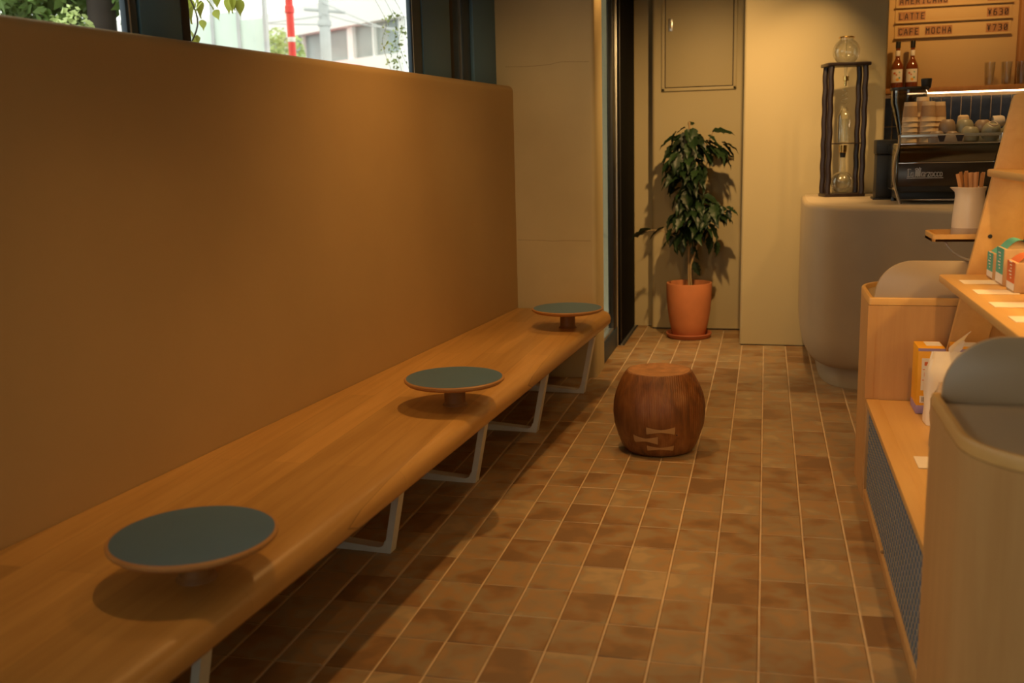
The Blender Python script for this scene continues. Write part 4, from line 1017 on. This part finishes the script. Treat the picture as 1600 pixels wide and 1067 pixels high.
for k, (x, y) in enumerate(((0.715, 3.99), (0.715, 3.73), (0.712, 3.44), (0.712, 3.16))):
    nm = ('farthest', 'second farthest', 'third', 'nearest')[k]
    cdl = MB().box(x, x+0.135, y, y+0.105, 0.9664, 0.9676, 0.0003, 1)
    c_ = obj('price_card', cdl, 'card', None, True, (x, y, 0.9664))
    tag(c_, nm+' blank cream price card lying on the middle shelf', 'card', 'cream price cards on the middle shelf')
tag(obj('price_card', MB().box(0.505, 0.60, 3.40, 3.53, 0.4378, 0.439, 0.0003, 1), 'card', None, True, (0.505, 3.40, 0.4378)), 'white price card on the low display plinth beside the near pod', 'card')

# yellow cartons on the plinth
def carton(x, y, label):
    t = thing('yellow_carton', (0, 0, 0), label, 'carton', 'yellow cartons on the display plinth')
    w, d_, h_ = 0.098, 0.145, 0.262
    obj('box_body', MB().box(0, w, 0, d_, 0.0, h_, 0.002), 'yellow', t)
    obj('base_band', MB().box(-0.0008, w+0.0008, -0.0008, d_+0.0008, 0.0005, 0.034, 0.001), 'lilac', t)
    obj('top_band', MB().box(-0.0007, w+0.0007, -0.0007, 0.0015, h_-0.012, h_-0.001), 'lilac', t)
    fp = obj('front_panel', MB().box(0.014, w-0.004, -0.0012, 0.0005, 0.095, 0.222), 'whitelabel', t)
    pr = MB()
    for k_, (a, b, c, d2) in enumerate(((0.018, 0.085, 0.176, 0.179), (0.018, 0.085, 0.134, 0.137), (0.024, 0.036, 0.193, 0.208), (0.024, 0.036, 0.150, 0.166), (0.024, 0.036, 0.108, 0.124))):
        pr.box(a, b, -0.002, -0.0012, c, d2)
    obj('panel_print', pr, 'orange', fp, smooth=False)
    obj('top_print', MB().box(0.035, w-0.004, 0.05, d_-0.01, h_-0.0005, h_+0.0007), 'whitelabel', t)
    obj('barcode_label', MB().box(0.012, w-0.03, -0.0012, 0.0005, 0.045, 0.072), 'whitelabel', t)
    bc = MB()
    for k_ in range(9): bc.box(0.020+k_*0.0045, 0.0222+k_*0.0045, -0.002, -0.0012, 0.049, 0.068)
    obj('barcode', bc, 'ink', t, smooth=False)
    t.location = (x, y, 0.4378)
carton(0.588, 4.11, 'leftmost yellow carton with lilac base on the low display plinth')
carton(0.722, 4.11, 'middle yellow carton behind the white paper bag')
carton(0.826, 4.11, 'rightmost yellow carton at the foot of the oak upright')

def soft_bag(name, x, y, z, w, d_, h_, m, label, tail=True):
    t = thing(name, (x+w/2, y+d_/2, z), label, 'bag')
    rows = []
    for k in range(11):
        f_ = k/10
        cw = w*(1-0.0*f_) if f_ < 0.72 else w*(1-0.18*(f_-0.72)/0.28)
        cd = d_*(1-0.1*f_) if f_ < 0.70 else d_*(0.93-0.88*(f_-0.70)/0.30)
        zc = z+h_*f_; cxx, cyy = x+w/2, y+d_/2+(0.01*math.sin(f_*3))
        ring = []
        for i in range(24):
            a = 2*PI*i/24+PI/24
            ca, sa = math.cos(a), math.sin(a)
            se = lambda v: math.copysign(abs(v)**0.38, v)
            ring.append((cxx+cw/2*se(ca)+0.003*math.sin(i*1.7+k), cyy+cd/2*se(sa)+0.003*math.cos(i*2.3+k*1.1), zc))
        rows.append(ring)
    obj('pouch', MB().grid(rows, close=True), m, t, ang=0.7)
    if tail:
        for q, (dx, dz, tw) in enumerate(((0.055, 0.085, 0.6), (0.03, 0.05, -0.5))):
            rr_ = []
            for k in range(8):
                f_ = k/7; wd = 0.010+0.014*math.sin(PI*f_)
                a = tw*f_*2
                px, pz = x+w*0.45+dx*f_*f_, z+h_*0.97+dz*f_
                rr_.append([(px-wd*math.cos(a), y+d_/2-wd*math.sin(a), pz), (px, y+d_/2+0.004, pz+0.003), (px+wd*math.cos(a), y+d_/2+wd*math.sin(a), pz)])
            obj('tie_tail', MB().grid(rr_), m, t)
    return t
soft_bag('paper_bag', 0.600, 3.93, 0.4378, 0.205, 0.10, 0.275, 'whitebag', 'creamy white paper bag with twisted tie, in front of the yellow cartons')
soft_bag('clear_bag', 0.572, 3.55, 0.4378, 0.19, 0.14, 0.24, 'cello', 'crumpled translucent bag half hidden by the near pod', False)

# ------------------------------------------------------------ outside
shell('ground', MB().box(-60, -2.4, -20, 60, -0.35, -0.2), 'asphalt', )
ow = shell('wall_outside', MB().box(-3.2, -1.16, 9.3, 9.5, -0.2, 3.4), 'outwall')
bl = thing('white_building', (-10.5, 24, -0.2), 'low white building with a band of windows across the street', 'building')
BMx = Matrix.Translation((-14.6, 26.2, 0)) @ Matrix.Rotation(-0.58, 4, 'Z')
obj('lower_wall', MB().box(0, 8.2, 0, 5, -0.2, 3.62, mtx=BMx), 'bldg', bl)
obj('parapet', MB().box(-0.1, 8.3, -0.1, 5, 4.35, 5.0, mtx=BMx), 'bldg', bl)
obj('glass_band', MB().box(0.05, 8.1, 0.15, 4.9, 3.60, 4.36, mtx=BMx), 'bldgwin', bl)
for k in range(9):
    xk = 0.0+k*1.0; w_ = 0.22 if k in (0, 3, 6, 8) else 0.05
    obj('mullion', MB().box(xk, xk+w_, 0.05, 0.2, 3.60, 4.36, mtx=BMx), 'bldg', bl)
obj('awning', MB().box(4.3, 6.6, -0.9, 0, 3.30, 3.45, mtx=BMx), 'redpaint', bl)
obj('garden_wall', MB().box(2.0, 9.5, -2.4, -2.2, -0.2, 3.15, mtx=BMx), 'outwall', bl)
up_ = thing('utility_pole', (-7.92, 18, -0.2), 'grey concrete utility pole standing in front of the white building', 'pole')
obj('pole', MB().tube([(-7.92, 18, -0.2), (-7.92, 18, 8)], [0.11, 0.09], 14), 'concrete', up_)
obj('crossarm', MB().tube([(-8.3, 18, 4.1), (-7.5, 18, 4.0)], 0.03, 8), 'concrete', up_)
obj('band', MB().lathe([(0.12, 3.78), (0.125, 3.80), (0.125, 3.86), (0.12, 3.88)], (-7.92, 18, 0), 16), 'concrete', up_)
wr = MB()
for z0, z1, x1 in ((4.2, 3.45, -5.8), (4.0, 3.62, -5.9), (3.95, 4.0, -11.5), (3.8, 4.3, -11.5)):
    wr.tube([(-7.92+(x1+7.92)*k/8, 17.9, z0+(z1-z0)*k/8-0.10*math.sin(PI*k/8)) for k in range(9)], 0.012, 5)
obj('wire', wr, 'concrete', up_)
rp_ = thing('red_pipe', (-5.25, 11, -0.2), 'bright red upright pipe with a white band outside the window', 'pipe')
obj('pipe', MB().tube([(-5.24, 11, -0.2), (-5.255, 11, 3.0), (-5.275, 11, 6)], [0.042, 0.042, 0.042], 16), 'redpaint', rp_)
obj('collar', MB().lathe([(0.044, 3.05), (0.052, 3.06), (0.052, 3.13), (0.044, 3.14)], (-5.257, 11, 0), 16), 'redpaint', rp_)
obj('white_band', MB().lathe([(0.0435, 2.74), (0.0445, 2.742), (0.0445, 2.79), (0.0435, 2.792)], (-5.253, 11, 0), 16), 'whitelabel', rp_)
fn = thing('glass_fence', (-6.7, 12, -0.2), 'pale green translucent sheet fence behind the leaves', 'fence')
for k in range(3): obj('sheet', MB().box(-7.15+k*0.36, -6.80+k*0.36, 12.0, 12.02, -0.2, 3.15+0.10*(k == 1)), 'greenglass', fn)
for k in range(4): obj('fence_post', MB().box(-7.17+k*0.36, -7.13+k*0.36, 11.97, 12.04, -0.2, 3.6), 'concrete', fn)
def leaf_quads(mb, c, rad, n, size, seed, squash=0.8):
    rnd = random.Random(seed); b = bmesh.new()
    for _ in range(n):
        while True:
            v = Vector((rnd.uniform(-1, 1), rnd.uniform(-1, 1), rnd.uniform(-1, 1)))
            if v.length <= 1: break
        p_ = Vector(c)+Vector((v.x*rad[0], v.y*rad[1], v.z*rad[2]))
        d1 = Vector((rnd.gauss(0, 1), rnd.gauss(0, 1), rnd.gauss(0, 0.6)-0.5)).normalized(); d2 = d1.cross(Vector((rnd.gauss(0, 1), rnd.gauss(0, 1), rnd.gauss(0, 1)))).normalized()
        s_ = size*rnd.uniform(0.6, 1.2)
        b.faces.new([b.verts.new(q) for q in (p_, p_+d1*s_*0.45+d2*s_*0.3, p_+d1*s_, p_+d1*s_*0.45-d2*s_*0.3)])
    me = bpy.data.meshes.new('t'); b.to_mesh(me); b.free(); mb.bm.from_mesh(me); bpy.data.meshes.remove(me)
    return mb
t = thing('street_tree', (-4.95, 7.2, -0.2), 'leafy street tree with a dark trunk outside the left window', 'tree')
obj('trunk', MB().tube([(-4.98, 7.1, -0.2), (-4.96, 7.1, 2.2), (-4.93, 7.1, 3.5)], [0.13, 0.105, 0.10], 12), 'bark', t)
m = MB()
leaf_quads(m, (-5.5, 7.2, 2.86), (0.55, 0.5, 0.40), 2200, 0.11, 1)
leaf_quads(m, (-4.68, 7.3, 2.85), (0.20, 0.4, 0.50), 700, 0.10, 2)
obj('foliage', m, 'foliage', t, smooth=False)['kind'] = 'stuff'
t = thing('pale_shrub', (-5.05, 6.6, -0.2), 'feathery pale green shrub in front of the street tree', 'shrub')
m = MB(); leaf_quads(m, (-4.93, 6.7, 2.35), (0.14, 0.2, 0.26), 260, 0.06, 5); obj('foliage', m, 'pfoliage', t, smooth=False)['kind'] = 'stuff'
m = MB().tube([(-4.93, 6.7, -0.2), (-4.93, 6.7, 2.5)], 0.012, 6); obj('stem', m, 'bark', t)
t = thing('roadside_bush', (-7.9, 16, -0.2), 'round yellow-green bush left of the red pipe', 'bush')
m = MB(); leaf_quads(m, (-7.92, 16, 3.15), (0.50, 0.5, 0.42), 900, 0.10, 6); obj('foliage', m, 'pfoliage', t, smooth=False)['kind'] = 'stuff'
obj('stem', MB().tube([(-7.92, 16, -0.2), (-7.92, 16, 3.2)], 0.03, 6), 'bark', t)
def big_leaf(k):
    L, W = 0.085, 0.05; rows = []
    for i in range(7):
        t_ = i/6; w = W/2*math.sin(PI*min(1, t_**0.7+0.04))
        rows.append([(t_*L, -w, -0.012*t_*t_), (t_*L, 0, -0.018*t_*t_-0.004), (t_*L, w, -0.012*t_*t_)])
    me = bpy.data.meshes.new('leaf'); m_ = MB().grid(rows); m_.bm.to_mesh(me); m_.bm.free(); me.shade_smooth(); me.materials.append(MT['yfoliage'])
    return me
bl_ = big_leaf(0)
t = thing('hanging_vine', (-3.4, 6.0, 2.8), 'yellow-green vine leaves hanging into the second window beside the post', 'vine')
obj('stem', MB().tube(smooth_path([(-3.75, 6.0, 2.95), (-3.6, 6.0, 2.6), (-3.5, 6.0, 2.35), (-3.56, 6.0, 2.2)], 5), 0.005, 6), 'bark', t)
for i in range(60):
    x = random.uniform(-3.62, -3.22); z = random.uniform(2.40 if x > -3.5 else 2.32, 2.72) + (0.05 if x > -3.3 else 0)
    if i > 50: x = random.uniform(-3.62, -3.50); z = random.uniform(2.17, 2.30)
    o = bpy.data.objects.new('leaf', bl_); sc.collection.objects.link(o); o.parent = t
    o.location = (x+3.4, random.uniform(-0.12, 0.12), z-2.8)
    o.rotation_euler = (random.uniform(-0.6, 0.6), random.uniform(0.7, 1.5), random.uniform(0, 2*PI)); s_ = random.uniform(0.8, 1.3); o.scale = (s_, s_, s_)
t = thing('twig_sprays', (-2.7, 7.5, 2.1), 'thin twigs with narrow grey-green leaves near the window edge', 'twigs')
m = MB(); rnd = random.Random(9)
for k in range(3):
    x0 = -2.85+k*0.075; m.tube(smooth_path([(x0-0.03, 7.5, 2.62), (x0+0.05, 7.5, 2.45), (x0+0.02+0.03*math.sin(k*2.0), 7.48, 2.3), (x0+0.09, 7.5, 2.05)], 5), 0.0013, 5)
obj('stem', m, 'bark', t)
m = MB(); leaf_quads(m, (-2.74, 7.5, 2.32), (0.12, 0.05, 0.24), 130, 0.035, 12); obj('foliage', m, 'pfoliage', t, smooth=False)['kind'] = 'stuff'
t = thing('white_van', (-9.2, 12.5, -0.2), 'pale rail and panel fence far left beyond the tree', 'fence')
obj('rail', MB().tube([(-8.3, 9.6, 3.22), (-6.2, 9.0, 2.72)], 0.03, 8), 'concrete', t)
obj('panel', MB().box(-11.5, -6.6, 12.4, 12.6, -0.2, 3.3), 'bldg', t)
t.name = 'railing'
